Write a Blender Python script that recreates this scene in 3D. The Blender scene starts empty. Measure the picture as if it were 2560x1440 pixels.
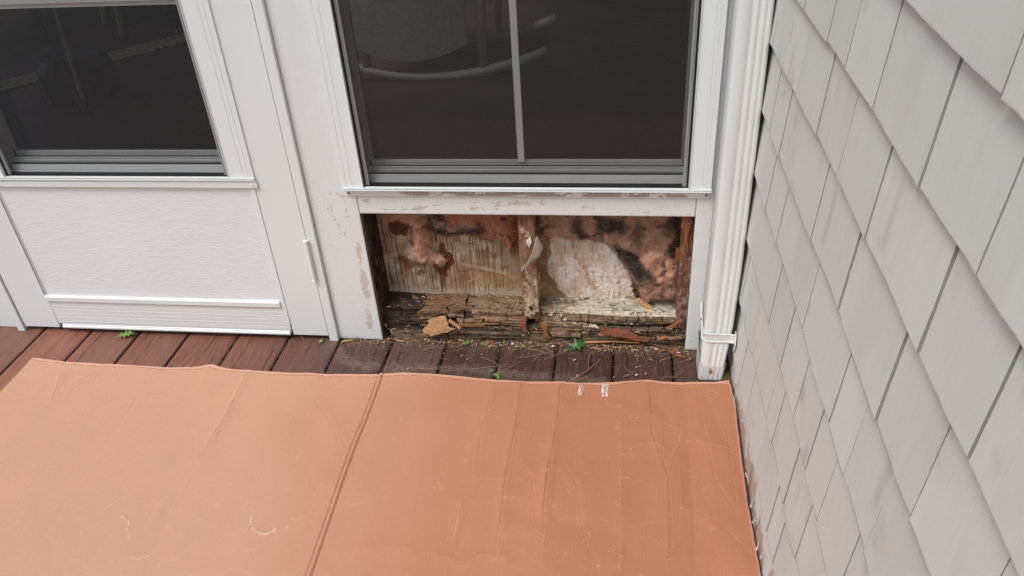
import bpy, math, random
import numpy as np
from mathutils import Matrix, Vector

# ------------------------------------------------------------------ camera
SC = bpy.context.scene
cam_data = bpy.data.cameras.new("camera")
cam_data.sensor_fit = 'HORIZONTAL'
cam_data.sensor_width = 36.0
cam_data.lens = 28.171
cam_data.clip_start = 0.02
cam_data.clip_end = 2000.0
cam = bpy.data.objects.new("camera", cam_data)
SC.collection.objects.link(cam)
_r = Vector((0.99047692, 0.12501221, -0.05768371))
_u = Vector((-0.02238953, 0.55964972, 0.82842677))
_f = Vector((-0.13584613, 0.81924608, -0.55711909))
cam.matrix_world = Matrix(((_r.x, _u.x, -_f.x, 0.2), (_r.y, _u.y, -_f.y, -1.61691),
                           (_r.z, _u.z, -_f.z, 1.27623), (0, 0, 0, 1)))
SC.camera = cam

# ------------------------------------------------------------------ sky, sun, exposure
SUN_EL, SUN_AZ = 60.0, 222.0          # azimuth clockwise from +y: behind the camera, a little to its left
world = bpy.data.worlds.new("World")
SC.world = world
world.use_nodes = True
wn = world.node_tree
wn.nodes.clear()
sky = wn.nodes.new('ShaderNodeTexSky')
sky.sky_type = 'NISHITA'
sky.sun_disc = False
sky.sun_elevation = math.radians(SUN_EL)
sky.sun_rotation = math.radians(SUN_AZ)
sky.dust_density = 4.0
hsv = wn.nodes.new('ShaderNodeHueSaturation')
hsv.inputs['Saturation'].default_value = 0.75      # overcast: the sky is nearly white
bg = wn.nodes.new('ShaderNodeBackground')
bg.inputs['Strength'].default_value = 0.13
wo = wn.nodes.new('ShaderNodeOutputWorld')
wn.links.new(sky.outputs[0], hsv.inputs['Color'])
wn.links.new(hsv.outputs[0], bg.inputs['Color'])
wn.links.new(bg.outputs[0], wo.inputs['Surface'])
sun_data = bpy.data.lights.new("sun", 'SUN')
sun_data.energy = 1.35
sun_data.angle = math.radians(20)
sun_data.color = (1.0, 0.99, 0.98)
sun = bpy.data.objects.new("sun", sun_data)
SC.collection.objects.link(sun)
_az, _el = math.radians(SUN_AZ), math.radians(SUN_EL)
_d = Vector((math.sin(_az) * math.cos(_el), math.cos(_az) * math.cos(_el), math.sin(_el)))
sun.rotation_euler = _d.to_track_quat('Z', 'Y').to_euler()
SC.view_settings.view_transform = 'Standard'
SC.view_settings.look = 'None'
SC.view_settings.gamma = 1.0
SC.view_settings.use_curve_mapping = False
SC.view_settings.exposure = 0.27
SC.cycles.max_bounces = 8
SC.cycles.transparent_max_bounces = 24

# ------------------------------------------------------------------ measured places (metres)
CARD_TOP = [(-1.348, -0.133), (-1.251, -0.143), (-0.942, -0.151), (-0.889, -0.148), (-0.84, -0.135), (-0.801, -0.147), (-0.714, -0.15), (-0.524, -0.151), (-0.41, -0.15), (-0.34, -0.142), (-0.239, -0.142), (-0.158, -0.145), (-0.098, -0.153), (0.058, -0.152), (0.153, -0.148), (0.21, -0.146), (0.379, -0.136), (0.455, -0.126)]
CARD_RIGHT = [(0.455, -0.126), (0.458, -0.157), (0.462, -0.205), (0.46, -0.27), (0.458, -0.378), (0.457, -0.487), (0.459, -0.575), (0.459, -0.664)]
CREASES = [([(-0.035, -0.165), (-0.031, -0.302), (-0.034, -0.448), (-0.027, -0.618)], 0.0022, 0.004, 0.0), ([(0.06, -0.156), (0.062, -0.321), (0.054, -0.441), (0.055, -0.578)], 0.0024, 0.004, 0.0), ([(0.205, -0.15), (0.201, -0.312), (0.206, -0.536), (0.207, -0.685)], 0.0012, 0.004, 0.35), ([(0.271, -0.144), (0.271, -0.32), (0.303, -0.445), (0.303, -0.559), (0.297, -0.678)], 0.0018, 0.005, 0.1), ([(0.378, -0.137), (0.389, -0.312), (0.4, -0.438), (0.437, -0.538)], 0.0014, 0.007, 0.1), ([(-0.105, -0.157), (-0.101, -0.293), (-0.098, -0.369)], 0.0008, 0.004, 0), ([(-0.734, -0.153), (-0.722, -0.327), (-0.725, -0.452)], 0.0026, 0.003, 0), ([(-0.725, -0.452), (-0.725, -0.52), (-0.721, -0.638)], 0.0007, 0.006, 0), ([(-0.838, -0.138), (-0.827, -0.27)], 0.0009, 0.005, 0), ([(-1.224, -0.203), (-1.203, -0.256), (-1.193, -0.301)], 0.0018, 0.003, 0), ([(-1.079, -0.303), (-1.07, -0.473), (-1.057, -0.673)], 0.0007, 0.007, 0), ([(-0.743, -0.579), (-0.738, -0.64), (-0.748, -0.682)], 0.0012, 0.003, 0), ([(-0.973, -0.257), (-0.965, -0.435), (-0.96, -0.641), (-0.945, -0.781)], 0.0006, 0.01, 0), ([(0.021, -0.444), (0.033, -0.519), (0.033, -0.637), (0.033, -0.7)], 0.0014, 0.004, 0), ([(-0.118, -0.53), (-0.115, -0.591), (-0.115, -0.653)], 0.001, 0.003, 0.5), ([(0.053, -0.43), (0.054, -0.528), (0.056, -0.573)], 0.0016, 0.003, 0), ([(0.269, -0.263), (0.325, -0.304), (0.383, -0.343), (0.449, -0.35)], 0.0011, 0.005, 0.3), ([(0.212, -0.354), (0.281, -0.353), (0.322, -0.388), (0.312, -0.423)], 0.0009, 0.004, 0.3), ([(-0.132, -0.67), (-0.118, -0.669), (-0.111, -0.676), (-0.083, -0.68), (-0.062, -0.669), (-0.057, -0.661), (-0.018, -0.659), (0.04, -0.697)], 0.0014, 0.003, 0.5), ([(-0.292, -0.66), (-0.206, -0.656), (-0.156, -0.667)], 0.0008, 0.005, 0.2), ([(-0.014, -0.406), (0.022, -0.455), (0.034, -0.508)], 0.0009, 0.006, 0.1), ([(0.087, -0.422), (0.122, -0.475), (0.133, -0.572), (0.151, -0.637), (0.194, -0.686)], 0.001, 0.007, 0.1), ([(0.335, -0.278), (0.33, -0.34), (0.314, -0.371), (0.302, -0.423)], 0.0009, 0.005, 0.2), ([(-0.113, -0.464), (-0.053, -0.466), (0.024, -0.471)], 0.0005, 0.004, 0.25), ([(-0.102, -0.527), (-0.028, -0.525)], 0.0004, 0.004, 0.2), ([(0.362, -0.402), (0.399, -0.455), (0.443, -0.488)], 0.0007, 0.006, 0.1), ([(0.264, -0.32), (0.28, -0.374), (0.32, -0.433), (0.368, -0.435)], 0.0008, 0.006, 0.1), ([(0.151, -0.551), (0.214, -0.575), (0.276, -0.561)], 0.0005, 0.006, 0.15), ([(0.355, -0.525), (0.398, -0.551), (0.45, -0.621)], 0.001, 0.008, 0.1), ([(0.137, -0.211), (0.155, -0.199), (0.211, -0.234), (0.174, -0.222)], 0.0006, 0.004, 0.2), ([(0.4, -0.153), (0.422, -0.173), (0.455, -0.205)], 0.0014, 0.006, 0.3), ([(0.248, -0.155), (0.322, -0.165), (0.368, -0.152)], 0.0012, 0.005, 0.3), ([(0.125, -0.643), (0.187, -0.687)], 0.001, 0.008, 0), ([(-1.316, -0.312), (-1.25, -0.314), (-1.163, -0.331), (-1.132, -0.329)], 0.0003, 0.004, 0.3), ([(-0.895, -0.436), (-0.834, -0.422), (-0.815, -0.412)], 0.0003, 0.003, 0.4), ([(-0.861, -0.608), (-0.851, -0.582), (-0.824, -0.563)], 0.001, 0.003, 0.6), ([(-1.056, -0.675), (-1.037, -0.665), (-1.031, -0.652), (-1.039, -0.623)], 0.001, 0.003, 0.4), ([(-0.961, -0.647), (-0.925, -0.626), (-0.88, -0.609), (-0.866, -0.599)], 0.0005, 0.01, 0), ([(-0.538, -0.602), (-0.532, -0.626), (-0.515, -0.637), (-0.496, -0.644), (-0.476, -0.629)], 0.002, 0.004, 1.0), ([(-0.507, -0.641), (-0.488, -0.641), (-0.475, -0.627)], 0.0025, 0.006, 1.0), ([(-0.814, -0.623), (-0.791, -0.636), (-0.784, -0.658), (-0.769, -0.675)], 0.0018, 0.004, 0.9), ([(-0.756, -0.681), (-0.751, -0.708)], 0.002, 0.003, 0.1), ([(-0.744, -0.721), (-0.724, -0.722), (-0.707, -0.712)], 0.001, 0.004, 0.8), ([(-0.747, -0.726), (-0.746, -0.757)], 0.001, 0.003, 0)]
MAIN_FOLD = [(-0.387, -0.158), (-0.385, -0.292), (-0.386, -0.387), (-0.381, -0.56), (-0.373, -0.733)]
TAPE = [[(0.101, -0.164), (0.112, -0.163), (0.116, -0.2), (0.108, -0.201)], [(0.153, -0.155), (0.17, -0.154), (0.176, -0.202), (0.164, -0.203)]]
BUTTS = {'A': [(-0.786, 1.055), (-0.858, 1.053), (-0.96, 1.052), (-1.038, 1.053), (-1.071, 1.053)], 'B': [(-0.343, 0.922), (-0.506, 0.927), (-0.621, 0.93), (-0.759, 0.931), (-0.856, 0.928), (-0.937, 0.927), (-1.042, 0.929), (-1.085, 0.928)], 'C': [(-0.137, 0.797), (-0.253, 0.798), (-0.373, 0.8), (-0.542, 0.806), (-0.644, 0.806), (-0.678, 0.809), (-0.822, 0.806), (-0.918, 0.811), (-0.999, 0.806), (-1.124, 0.806), (-1.155, 0.81), (-1.248, 0.804)], 'D': [(-0.123, 0.661), (-0.193, 0.659), (-0.312, 0.665), (-0.429, 0.666), (-0.601, 0.671), (-0.727, 0.682), (-0.877, 0.677), (-0.959, 0.678), (-0.975, 0.679), (-1.054, 0.671), (-1.101, 0.676), (-1.154, 0.676)], 'E': [(-0.099, 0.527), (-0.255, 0.528), (-0.388, 0.537), (-0.516, 0.54), (-0.641, 0.545), (-0.718, 0.539), (-0.826, 0.545), (-0.907, 0.535), (-0.93, 0.547), (-1.05, 0.536)], 'F': [(-0.08, 0.37), (-0.16, 0.374), (-0.283, 0.382), (-0.423, 0.397), (-0.49, 0.391), (-0.553, 0.399), (-0.628, 0.397), (-0.682, 0.402), (-0.785, 0.402), (-0.859, 0.397), (-0.941, 0.388)], 'G': [(-0.034, 0.214), (-0.118, 0.215), (-0.278, 0.225), (-0.303, 0.235), (-0.427, 0.237), (-0.554, 0.248), (-0.584, 0.256), (-0.684, 0.247), (-0.751, 0.241), (-0.824, 0.256)], 'H': [(-0.064, 0.061), (-0.33, 0.07), (-0.473, 0.084), (-0.497, 0.092), (-0.636, 0.097), (-0.731, 0.101)]}
JOINTS = {'A': [-0.847, -1.032], 'B': [-0.33, -0.501, -0.615, -0.749, -0.929, -1.075], 'C': [-0.239, -0.36, -0.527, -0.664, -0.814, -1.016, -1.147], 'D': [-0.178, -0.297, -0.591, -0.775, -0.967, -1.092], 'E': [-0.241, -0.373, -0.631, -0.831, -0.917, -1.022], 'F': [-0.408, -0.541, -0.668, -0.777, -0.864], 'G': [-0.105, -0.291, -0.415, -0.572, -0.705, -0.812], 'H': [-0.204, -0.32, -0.482, -0.636], 'I': [-0.272, -0.437]}
RUST_PATCH = [(-0.267, 0.236), (-0.257, 0.238), (-0.25, 0.223), (-0.236, 0.216), (-0.232, 0.197), (-0.23, 0.186), (-0.242, 0.166), (-0.256, 0.158), (-0.256, 0.139), (-0.267, 0.144), (-0.283, 0.154), (-0.299, 0.175), (-0.272, 0.189), (-0.257, 0.204), (-0.269, 0.215)]
RUST_BLOCK = [(-0.387, 0.32), (-0.321, 0.325), (-0.332, 0.296), (-0.346, 0.263), (-0.366, 0.259), (-0.387, 0.262), (-0.392, 0.284)]
TAN_PATCH = [(-0.221, 0.155), (-0.189, 0.162), (-0.19, 0.129), (-0.216, 0.122)]
STAINS = [((-0.323, 0.18), 0.025, 0.02), ((-0.348, 0.172), 0.02, 0.015), ((-0.327, 0.149), 0.015, 0.012), ((-0.266, 0.127), 0.006, 0.03), ((-0.367, 0.191), 0.02, 0.012), ((-0.276, 0.156), 0.02, 0.015)]
WHITE_ZONE = [(0.019, 0.261), (0.065, 0.268), (0.114, 0.267), (0.144, 0.27), (0.188, 0.224), (0.2, 0.201), (0.206, 0.175), (0.223, 0.154), (0.22, 0.123), (0.237, 0.086), (0.061, 0.072), (0.051, 0.093), (0.039, 0.112), (0.033, 0.137), (0.022, 0.161), (0.015, 0.197)]
BAY_RIGHT = [(-0.016, 0.301), (0.124, 0.303), (0.183, 0.242), (0.199, 0.213), (0.206, 0.18), (0.225, 0.154), (0.222, 0.123), (0.238, 0.09), (0.248, 0.061), (-0.029, 0.053)]
BROWN_DIAG = [(0.074, 0.257), (0.084, 0.21), (0.102, 0.175), (0.122, 0.139), (0.134, 0.112)]
TUFTS = [([(-0.384, 0.327), (-0.338, 0.331), (-0.287, 0.328)], 0.014, 'brown', 1), ([(-0.298, 0.337), (-0.305, 0.309), (-0.305, 0.268), (-0.316, 0.245), (-0.326, 0.221)], 0.014, 'pink', 1.3), ([(-0.324, 0.239), (-0.337, 0.221), (-0.328, 0.211)], 0.01, 'pale', 1), ([(-0.321, 0.221), (-0.295, 0.219), (-0.266, 0.204), (-0.255, 0.208)], 0.011, 'pale pink', 1.3), ([(-0.287, 0.332), (-0.248, 0.315), (-0.209, 0.307), (-0.158, 0.316)], 0.01, 'tan', 0.8), ([(-0.284, 0.315), (-0.267, 0.286), (-0.241, 0.293), (-0.2, 0.299), (-0.149, 0.305)], 0.011, 'mould', 1), ([(-0.257, 0.332), (-0.227, 0.327)], 0.012, 'mould', 0.8), ([(-0.217, 0.329), (-0.176, 0.333), (-0.118, 0.317), (-0.059, 0.318)], 0.022, 'red', 1.6), ([(-0.13, 0.294), (-0.091, 0.283), (-0.061, 0.272)], 0.018, 'red', 1.2), ([(-0.159, 0.299), (-0.145, 0.294)], 0.011, 'mould', 0.7), ([(-0.01, 0.324), (0.029, 0.319), (0.077, 0.325)], 0.024, 'brown', 1.6), ([(-0.006, 0.29), (0.038, 0.285), (0.077, 0.297)], 0.012, 'brown', 1), ([(0.087, 0.328), (0.096, 0.303), (0.106, 0.292)], 0.012, 'mould', 0.8), ([(0.116, 0.32), (0.145, 0.298), (0.164, 0.276)], 0.02, 'brown', 1.4), ([(0.145, 0.32), (0.173, 0.321), (0.202, 0.316)], 0.016, 'mould', 0.8), ([(0.173, 0.288), (0.202, 0.277), (0.24, 0.289)], 0.02, 'brown', 1.4), ([(0.22, 0.332), (0.258, 0.322), (0.296, 0.306)], 0.022, 'brown', 1.4), ([(0.231, 0.277), (0.24, 0.294), (0.244, 0.311)], 0.012, 'mould', 0.8), ([(0.241, 0.255), (0.279, 0.267), (0.316, 0.29)], 0.02, 'brown', 1.3), ([(0.309, 0.323), (0.325, 0.301), (0.322, 0.256)], 0.012, 'mould', 0.7), ([(0.203, 0.231), (0.233, 0.215), (0.253, 0.195), (0.265, 0.174)], 0.02, 'mould', 1.6), ([(0.234, 0.191), (0.244, 0.162)], 0.012, 'mould', 0.9), ([(0.266, 0.233), (0.291, 0.21), (0.321, 0.199)], 0.022, 'pink', 1.5), ([(0.254, 0.15), (0.293, 0.163), (0.327, 0.164)], 0.022, 'pink', 1.7), ([(0.235, 0.128), (0.285, 0.127), (0.324, 0.134)], 0.016, 'brown', 1.3), ([(-0.013, 0.25), (-0.002, 0.273), (-0.009, 0.29), (-0.001, 0.251), (-0.024, 0.215)], 0.004, 'pale', 0.2)]
WAD_LEFT = [(-0.407, 0.373), (-0.285, 0.374), (-0.276, 0.323), (-0.287, 0.289), (-0.28, 0.26), (-0.29, 0.234), (-0.278, 0.217), (-0.258, 0.21), (-0.247, 0.195), (-0.262, 0.181), (-0.292, 0.188), (-0.328, 0.194), (-0.355, 0.201), (-0.355, 0.229), (-0.341, 0.253), (-0.329, 0.271), (-0.328, 0.294), (-0.342, 0.31), (-0.37, 0.307), (-0.402, 0.305)]
WAD_MID = [(-0.283, 0.374), (-0.048, 0.376), (-0.048, 0.309), (-0.058, 0.252), (-0.079, 0.216), (-0.094, 0.23), (-0.102, 0.263), (-0.129, 0.269), (-0.159, 0.271), (-0.205, 0.268), (-0.256, 0.27), (-0.277, 0.283), (-0.284, 0.312)]
WAD_RIGHT = [(-0.016, 0.376), (0.344, 0.379), (0.349, 0.298), (0.343, 0.248), (0.301, 0.218), (0.262, 0.223), (0.218, 0.222), (0.191, 0.243), (0.164, 0.254), (0.125, 0.26), (0.085, 0.266), (0.036, 0.269), (-0.004, 0.26), (-0.015, 0.276)]
WAD_LOW = [(0.241, 0.269), (0.341, 0.27), (0.354, 0.1), (0.307, 0.09), (0.255, 0.091), (0.238, 0.118), (0.22, 0.145), (0.216, 0.163), (0.204, 0.189), (0.196, 0.222), (0.218, 0.24)]
LEAVES = [((-1.15, -0.009), 0.04, 0.3, 0), ((-0.588, -0.023), 0.017, 1.2, 1), ((0.086, 0.016), 0.04, 0.5, 2), ((-0.097, -0.137), 0.022, 2.2, 1), ((-0.204, 0.031), 0.018, 0.2, 1), ((-0.156, 0.031), 0.014, 1.7, 1), ((-0.049, 0.016), 0.015, 0.7, 1)]
CHIPS = [((-0.517, -0.012), 0.034, 0.007, 0.5, 'orange'), ((-0.374, 0.011), 0.026, 0.009, 0.0, 'tan'), ((-0.407, 0.035), 0.014, 0.012, 1, 'tan'), ((0.136, -0.002), 0.032, 0.009, -0.1, 'orange'), ((0.091, 0.026), 0.014, 0.006, 0.2, 'orange'), ((0.239, -0.013), 0.018, 0.007, -0.2, 'pale'), ((0.308, 0.001), 0.018, 0.012, 0.4, 'rust'), ((0.328, -0.015), 0.02, 0.012, -0.5, 'rust'), ((0.347, -0.029), 0.028, 0.01, -0.3, 'rust'), ((0.37, -0.041), 0.022, 0.01, 0.6, 'rust'), ((0.339, 0.01), 0.016, 0.01, 1.0, 'rust'), ((0.289, 0.016), 0.012, 0.009, 0.1, 'pale'), ((0.087, -0.059), 0.011, 0.006, 0.8, 'orange'), ((0.098, -0.12), 0.009, 0.006, 1.6, 'orange'), ((0.241, -0.079), 0.01, 0.006, 0.7, 'tan'), ((0.029, 0.009), 0.015, 0.012, 0.3, 'white'), ((-0.076, 0.022), 0.012, 0.01, 0.5, 'white'), ((-0.256, 0.005), 0.01, 0.006, 0, 'white'), ((-0.353, -0.051), 0.032, 0.004, -0.1, 'brown'), ((-0.268, -0.026), 0.022, 0.004, 0.8, 'brown'), ((-0.149, -0.051), 0.012, 0.004, -0.3, 'tan'), ((-0.199, -0.059), 0.01, 0.008, 0.3, 'tan'), ((-0.182, -0.071), 0.009, 0.008, 0.3, 'tan'), ((-0.071, -0.029), 0.01, 0.005, 0.3, 'tan'), ((-0.297, 0.009), 0.014, 0.008, 0.2, 'rust'), ((0.239, -0.109), 0.012, 0.009, 0.2, 'white'), ((0.262, -0.103), 0.012, 0.009, 0.9, 'tan'), ((0.126, 0.044), 0.02, 0.007, 0.3, 'rust'), ((0.044, 0.033), 0.02, 0.008, -0.4, 'rust'), ((-0.327, -0.117), 0.008, 0.005, 0.2, 'white'), ((-0.116, -0.113), 0.008, 0.005, 0.2, 'white')]
NEEDLES = [[(-0.305, -0.043), (-0.282, -0.035), (-0.256, -0.034), (-0.218, -0.015)], [(-0.248, 0.005), (-0.282, 0.014), (-0.336, 0.015)], [(-0.284, -0.001), (-0.256, -0.01), (-0.214, -0.006)], [(-0.307, -0.114), (-0.265, -0.115), (-0.217, -0.102)], [(-0.165, -0.107), (-0.116, -0.1), (-0.077, -0.085), (-0.03, -0.057)], [(-0.153, -0.058), (-0.119, -0.08), (-0.091, -0.099)], [(0.129, -0.026), (0.124, -0.097)], [(0.011, -0.065), (0.078, -0.016)], [(-0.05, -0.06), (0.033, -0.031)], [(0.081, -0.14), (0.15, -0.054)], [(0.086, -0.144), (0.138, -0.11)], [(0.209, -0.077), (0.229, -0.106), (0.248, -0.075)], [(0.208, -0.118), (0.229, -0.108)], [(0.3, -0.124), (0.31, -0.117), (0.333, -0.115)], [(0.324, -0.116), (0.355, -0.086)], [(-0.034, -0.019), (-0.002, -0.033), (0.033, -0.044)], [(-0.048, 0.014), (0.006, -0.017), (0.035, -0.048)], [(-0.435, -0.023), (-0.474, -0.021), (-0.506, -0.04)], [(-0.719, -0.003), (-0.665, 0.004), (-0.635, -0.016)], [(-0.623, -0.05), (-0.598, -0.028)], [(-0.677, -0.018), (-0.664, -0.052), (-0.661, -0.11)], [(-0.369, -0.093), (-0.335, -0.123)], [(-0.102, -0.125), (-0.048, -0.076)], [(-0.018, -0.074), (0.007, -0.025)], [(0.249, 0.037), (0.243, -0.044)], [(0.253, 0.043), (0.258, -0.039)], [(0.255, 0.038), (0.278, -0.039)], [(0.032, 0.044), (0.086, 0.012)], [(-0.057, -0.003), (0.064, 0.033)], [(-0.018, 0.019), (0.107, 0.002)], [(0.148, 0.004), (0.269, 0.027)], [(0.269, 0.03), (0.348, 0.005)], [(-0.434, 0.056), (-0.383, 0.028), (-0.317, 0.025)], [(0.297, -0.049), (0.347, -0.023)], [(0.345, -0.054), (0.386, -0.029)]]
BIG_CHIP = [(-0.311, 0.038), (-0.295, 0.053), (-0.296, 0.064), (-0.283, 0.071), (-0.249, 0.078), (-0.241, 0.058), (-0.24, 0.049), (-0.222, 0.045), (-0.243, 0.034), (-0.265, 0.029), (-0.287, 0.022), (-0.296, 0.028), (-0.307, 0.028)]
ROD_CHIP = [(-0.238, 0.07), (-0.209, 0.05)]
RED_SPLINTER = [(0.143, 0.043), (0.158, 0.055), (0.191, 0.057), (0.224, 0.048), (0.245, 0.037), (0.276, 0.034), (0.267, 0.024), (0.239, 0.023), (0.198, 0.033), (0.165, 0.038)]
LONG_STICK = [(0.108, 0.006), (0.181, 0.013), (0.248, 0.011)]
STUD_FIBRE = [(-0.005, 0.064), (0.015, 0.064), (0.013, 0.039), (0.022, 0.021), (0.005, 0.019), (0.004, 0.039)]
STUD_FIBRE2 = [(-0.052, 0.08), (-0.037, 0.081), (-0.038, 0.037), (-0.048, 0.035), (-0.052, 0.053)]
RED_BLOCK = [(0.315, 0.27), (0.356, 0.272), (0.355, 0.238), (0.316, 0.24)]
SHAVING = [(0.235, 0.109), (0.245, 0.11), (0.278, 0.084), (0.279, 0.077), (0.262, 0.081), (0.245, 0.095)]
PALE_SHRED = [(-0.002, 0.322), (0.005, 0.31), (0.013, 0.286), (0.005, 0.264), (-0.018, 0.249), (-0.038, 0.218), (-0.05, 0.214), (-0.037, 0.241), (-0.02, 0.264), (-0.011, 0.29)]
WHITE_PATCH_STUD = [(-0.029, 0.302), (-0.018, 0.314), (-0.016, 0.298), (-0.023, 0.281), (-0.028, 0.291)]
MUNTIN = [(-0.032, 0.855), (-0.017, 0.855), (-0.042, 0.502), (-0.029, 0.502)]
RIVETS = [(0.413, 0.023), (-0.057, 0.128), (-0.054, 0.079)]

# ------------------------------------------------------------------ helpers
COL = SC.collection
rng = np.random.RandomState(7)
random.seed(5)


def hash2(i, j, s):
    n = (i.astype(np.int64) * 374761393 + j.astype(np.int64) * 668265263 + s * 1442695041) & 0x7fffffff
    n = ((n ^ (n >> 13)) * 1274126177) & 0x7fffffff
    n = (n ^ (n >> 16)) & 0xffffff
    return n / float(0xffffff)


def vnoise(x, y, s=0):
    x = np.asarray(x, float); y = np.asarray(y, float)
    i = np.floor(x); j = np.floor(y); fx = x - i; fy = y - j
    fx = fx * fx * (3 - 2 * fx); fy = fy * fy * (3 - 2 * fy)
    a = hash2(i, j, s); b = hash2(i + 1, j, s); c = hash2(i, j + 1, s); d = hash2(i + 1, j + 1, s)
    return a + (b - a) * fx + (c - a) * fy + (a - b - c + d) * fx * fy


def fbm(x, y, s=0, o=4):
    t = 0; a = 0.5; n = 0
    for k in range(o):
        t = t + a * vnoise(np.asarray(x) * 2 ** k + 17.3 * k, np.asarray(y) * 2 ** k - 9.1 * k, s + k); n += a; a *= 0.5
    return t / n


def sstep(a, b, x):
    t = np.clip((x - a) / (b - a), 0, 1)
    return t * t * (3 - 2 * t)


def seg_dist(x, y, pts):
    d = np.full(np.shape(x), 9.0)
    for (ax, ay), (bx, by) in zip(pts[:-1], pts[1:]):
        ex, ey = bx - ax, by - ay
        t = np.clip(((x - ax) * ex + (y - ay) * ey) / (ex * ex + ey * ey + 1e-12), 0, 1)
        d = np.minimum(d, np.hypot(x - ax - t * ex, y - ay - t * ey))
    return d


def inside(x, y, poly):
    c = np.zeros(np.shape(x), bool)
    n = len(poly)
    for i in range(n):
        x1, y1 = poly[i]; x2, y2 = poly[(i + 1) % n]
        if y1 == y2: continue
        k = ((y1 > y) != (y2 > y)) & (x < (x2 - x1) * (y - y1) / (y2 - y1) + x1)
        c ^= k
    return c


def sdf(x, y, poly):
    d = seg_dist(x, y, list(poly) + [poly[0]])
    return np.where(inside(x, y, poly), -d, d)


def mixc(a, b, t):
    return a + (np.asarray(b) - a) * t[..., None]


def cfull(shape, c):
    return np.ones(tuple(shape) + (3,)) * np.asarray(c, float)


def finish(name, me, mat, parent=None, smooth=False):
    o = bpy.data.objects.new(name, me)
    COL.objects.link(o)
    if mat: me.materials.append(mat)
    if smooth: me.shade_smooth()
    if parent is not None: o.parent = parent
    return o


class MB:
    def __init__(s): s.v = []; s.f = []; s.c = []

    def add(s, vs, fs, col=None):
        b = len(s.v); s.v += [tuple(p) for p in vs]; s.f += [tuple(b + i for i in f) for f in fs]
        s.c += [col or (1, 1, 1)] * len(vs)

    def box(s, x0, x1, y0, y1, z0, z1, col=None):
        s.add([(x0, y0, z0), (x1, y0, z0), (x1, y1, z0), (x0, y1, z0), (x0, y0, z1), (x1, y0, z1), (x1, y1, z1), (x0, y1, z1)],
              [(0, 3, 2, 1), (4, 5, 6, 7), (0, 1, 5, 4), (1, 2, 6, 5), (2, 3, 7, 6), (3, 0, 4, 7)], col)

    def prism_x(s, prof, x0, x1):          # prof: (y, z) ring
        n = len(prof)
        s.add([(x0, y, z) for y, z in prof] + [(x1, y, z) for y, z in prof],
              [(i, (i + 1) % n, n + (i + 1) % n, n + i) for i in range(n)] + [tuple(range(n - 1, -1, -1)), tuple(range(n, 2 * n))])

    def prism_z(s, prof, z0, z1):          # prof: (x, y) ring
        n = len(prof)
        s.add([(x, y, z0) for x, y in prof] + [(x, y, z1) for x, y in prof],
              [(i, (i + 1) % n, n + (i + 1) % n, n + i) for i in range(n)] + [tuple(range(n - 1, -1, -1)), tuple(range(n, 2 * n))])

    def tube(s, pts, r, n=6, taper=1.0, col=None):
        pts = [Vector(p) for p in pts]; rings = []
        for i, p in enumerate(pts):
            t = (pts[min(i + 1, len(pts) - 1)] - pts[max(i - 1, 0)]).normalized()
            a = t.cross(Vector((0, 0, 1)))
            if a.length < .1: a = t.cross(Vector((0, 1, 0)))
            a.normalize(); b = t.cross(a)
            rr = r * (1 + (taper - 1) * i / max(1, len(pts) - 1))
            rings += [p + (a * math.cos(q * 2 * math.pi / n) + b * math.sin(q * 2 * math.pi / n)) * rr for q in range(n)]
        m = len(pts)
        fs = [(i * n + q, i * n + (q + 1) % n, (i + 1) * n + (q + 1) % n, (i + 1) * n + q) for i in range(m - 1) for q in range(n)]
        fs += [tuple(range(n - 1, -1, -1)), tuple(range((m - 1) * n, m * n))]
        s.add(rings, fs, col)

    def cyl(s, c, axis, r, l, n=16, dome=0.0):
        c = Vector(c); t = Vector(axis).normalized()
        a = t.cross(Vector((0, 0, 1)));
        if a.length < .1: a = t.cross(Vector((0, 1, 0)))
        a.normalize(); b = t.cross(a)
        prof = [(0, r), (l * .7, r), (l, r * .8), (l + dome, r * .4)]
        vs = [c + t * h + (a * math.cos(q * 2 * math.pi / n) + b * math.sin(q * 2 * math.pi / n)) * rr for h, rr in prof for q in range(n)]
        m = len(prof)
        fs = [(i * n + q, i * n + (q + 1) % n, (i + 1) * n + (q + 1) % n, (i + 1) * n + q) for i in range(m - 1) for q in range(n)]
        fs += [tuple(range(n - 1, -1, -1)), tuple(range((m - 1) * n, m * n))]
        s.add(vs, fs)

    def build(s, name, mat, parent=None, smooth=False, bevel=0.0, colors=False):
        me = bpy.data.meshes.new(name); me.from_pydata(s.v, [], s.f); me.update()
        if colors:
            at = me.color_attributes.new("Col", 'FLOAT_COLOR', 'POINT')
            at.data.foreach_set("color", np.c_[np.array(s.c, float), np.ones(len(s.c))].ravel())
        o = finish(name, me, mat, parent, smooth)
        if bevel:
            m = o.modifiers.new("bevel", 'BEVEL'); m.width = bevel; m.segments = 2; m.limit_method = 'ANGLE'
        return o


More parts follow.
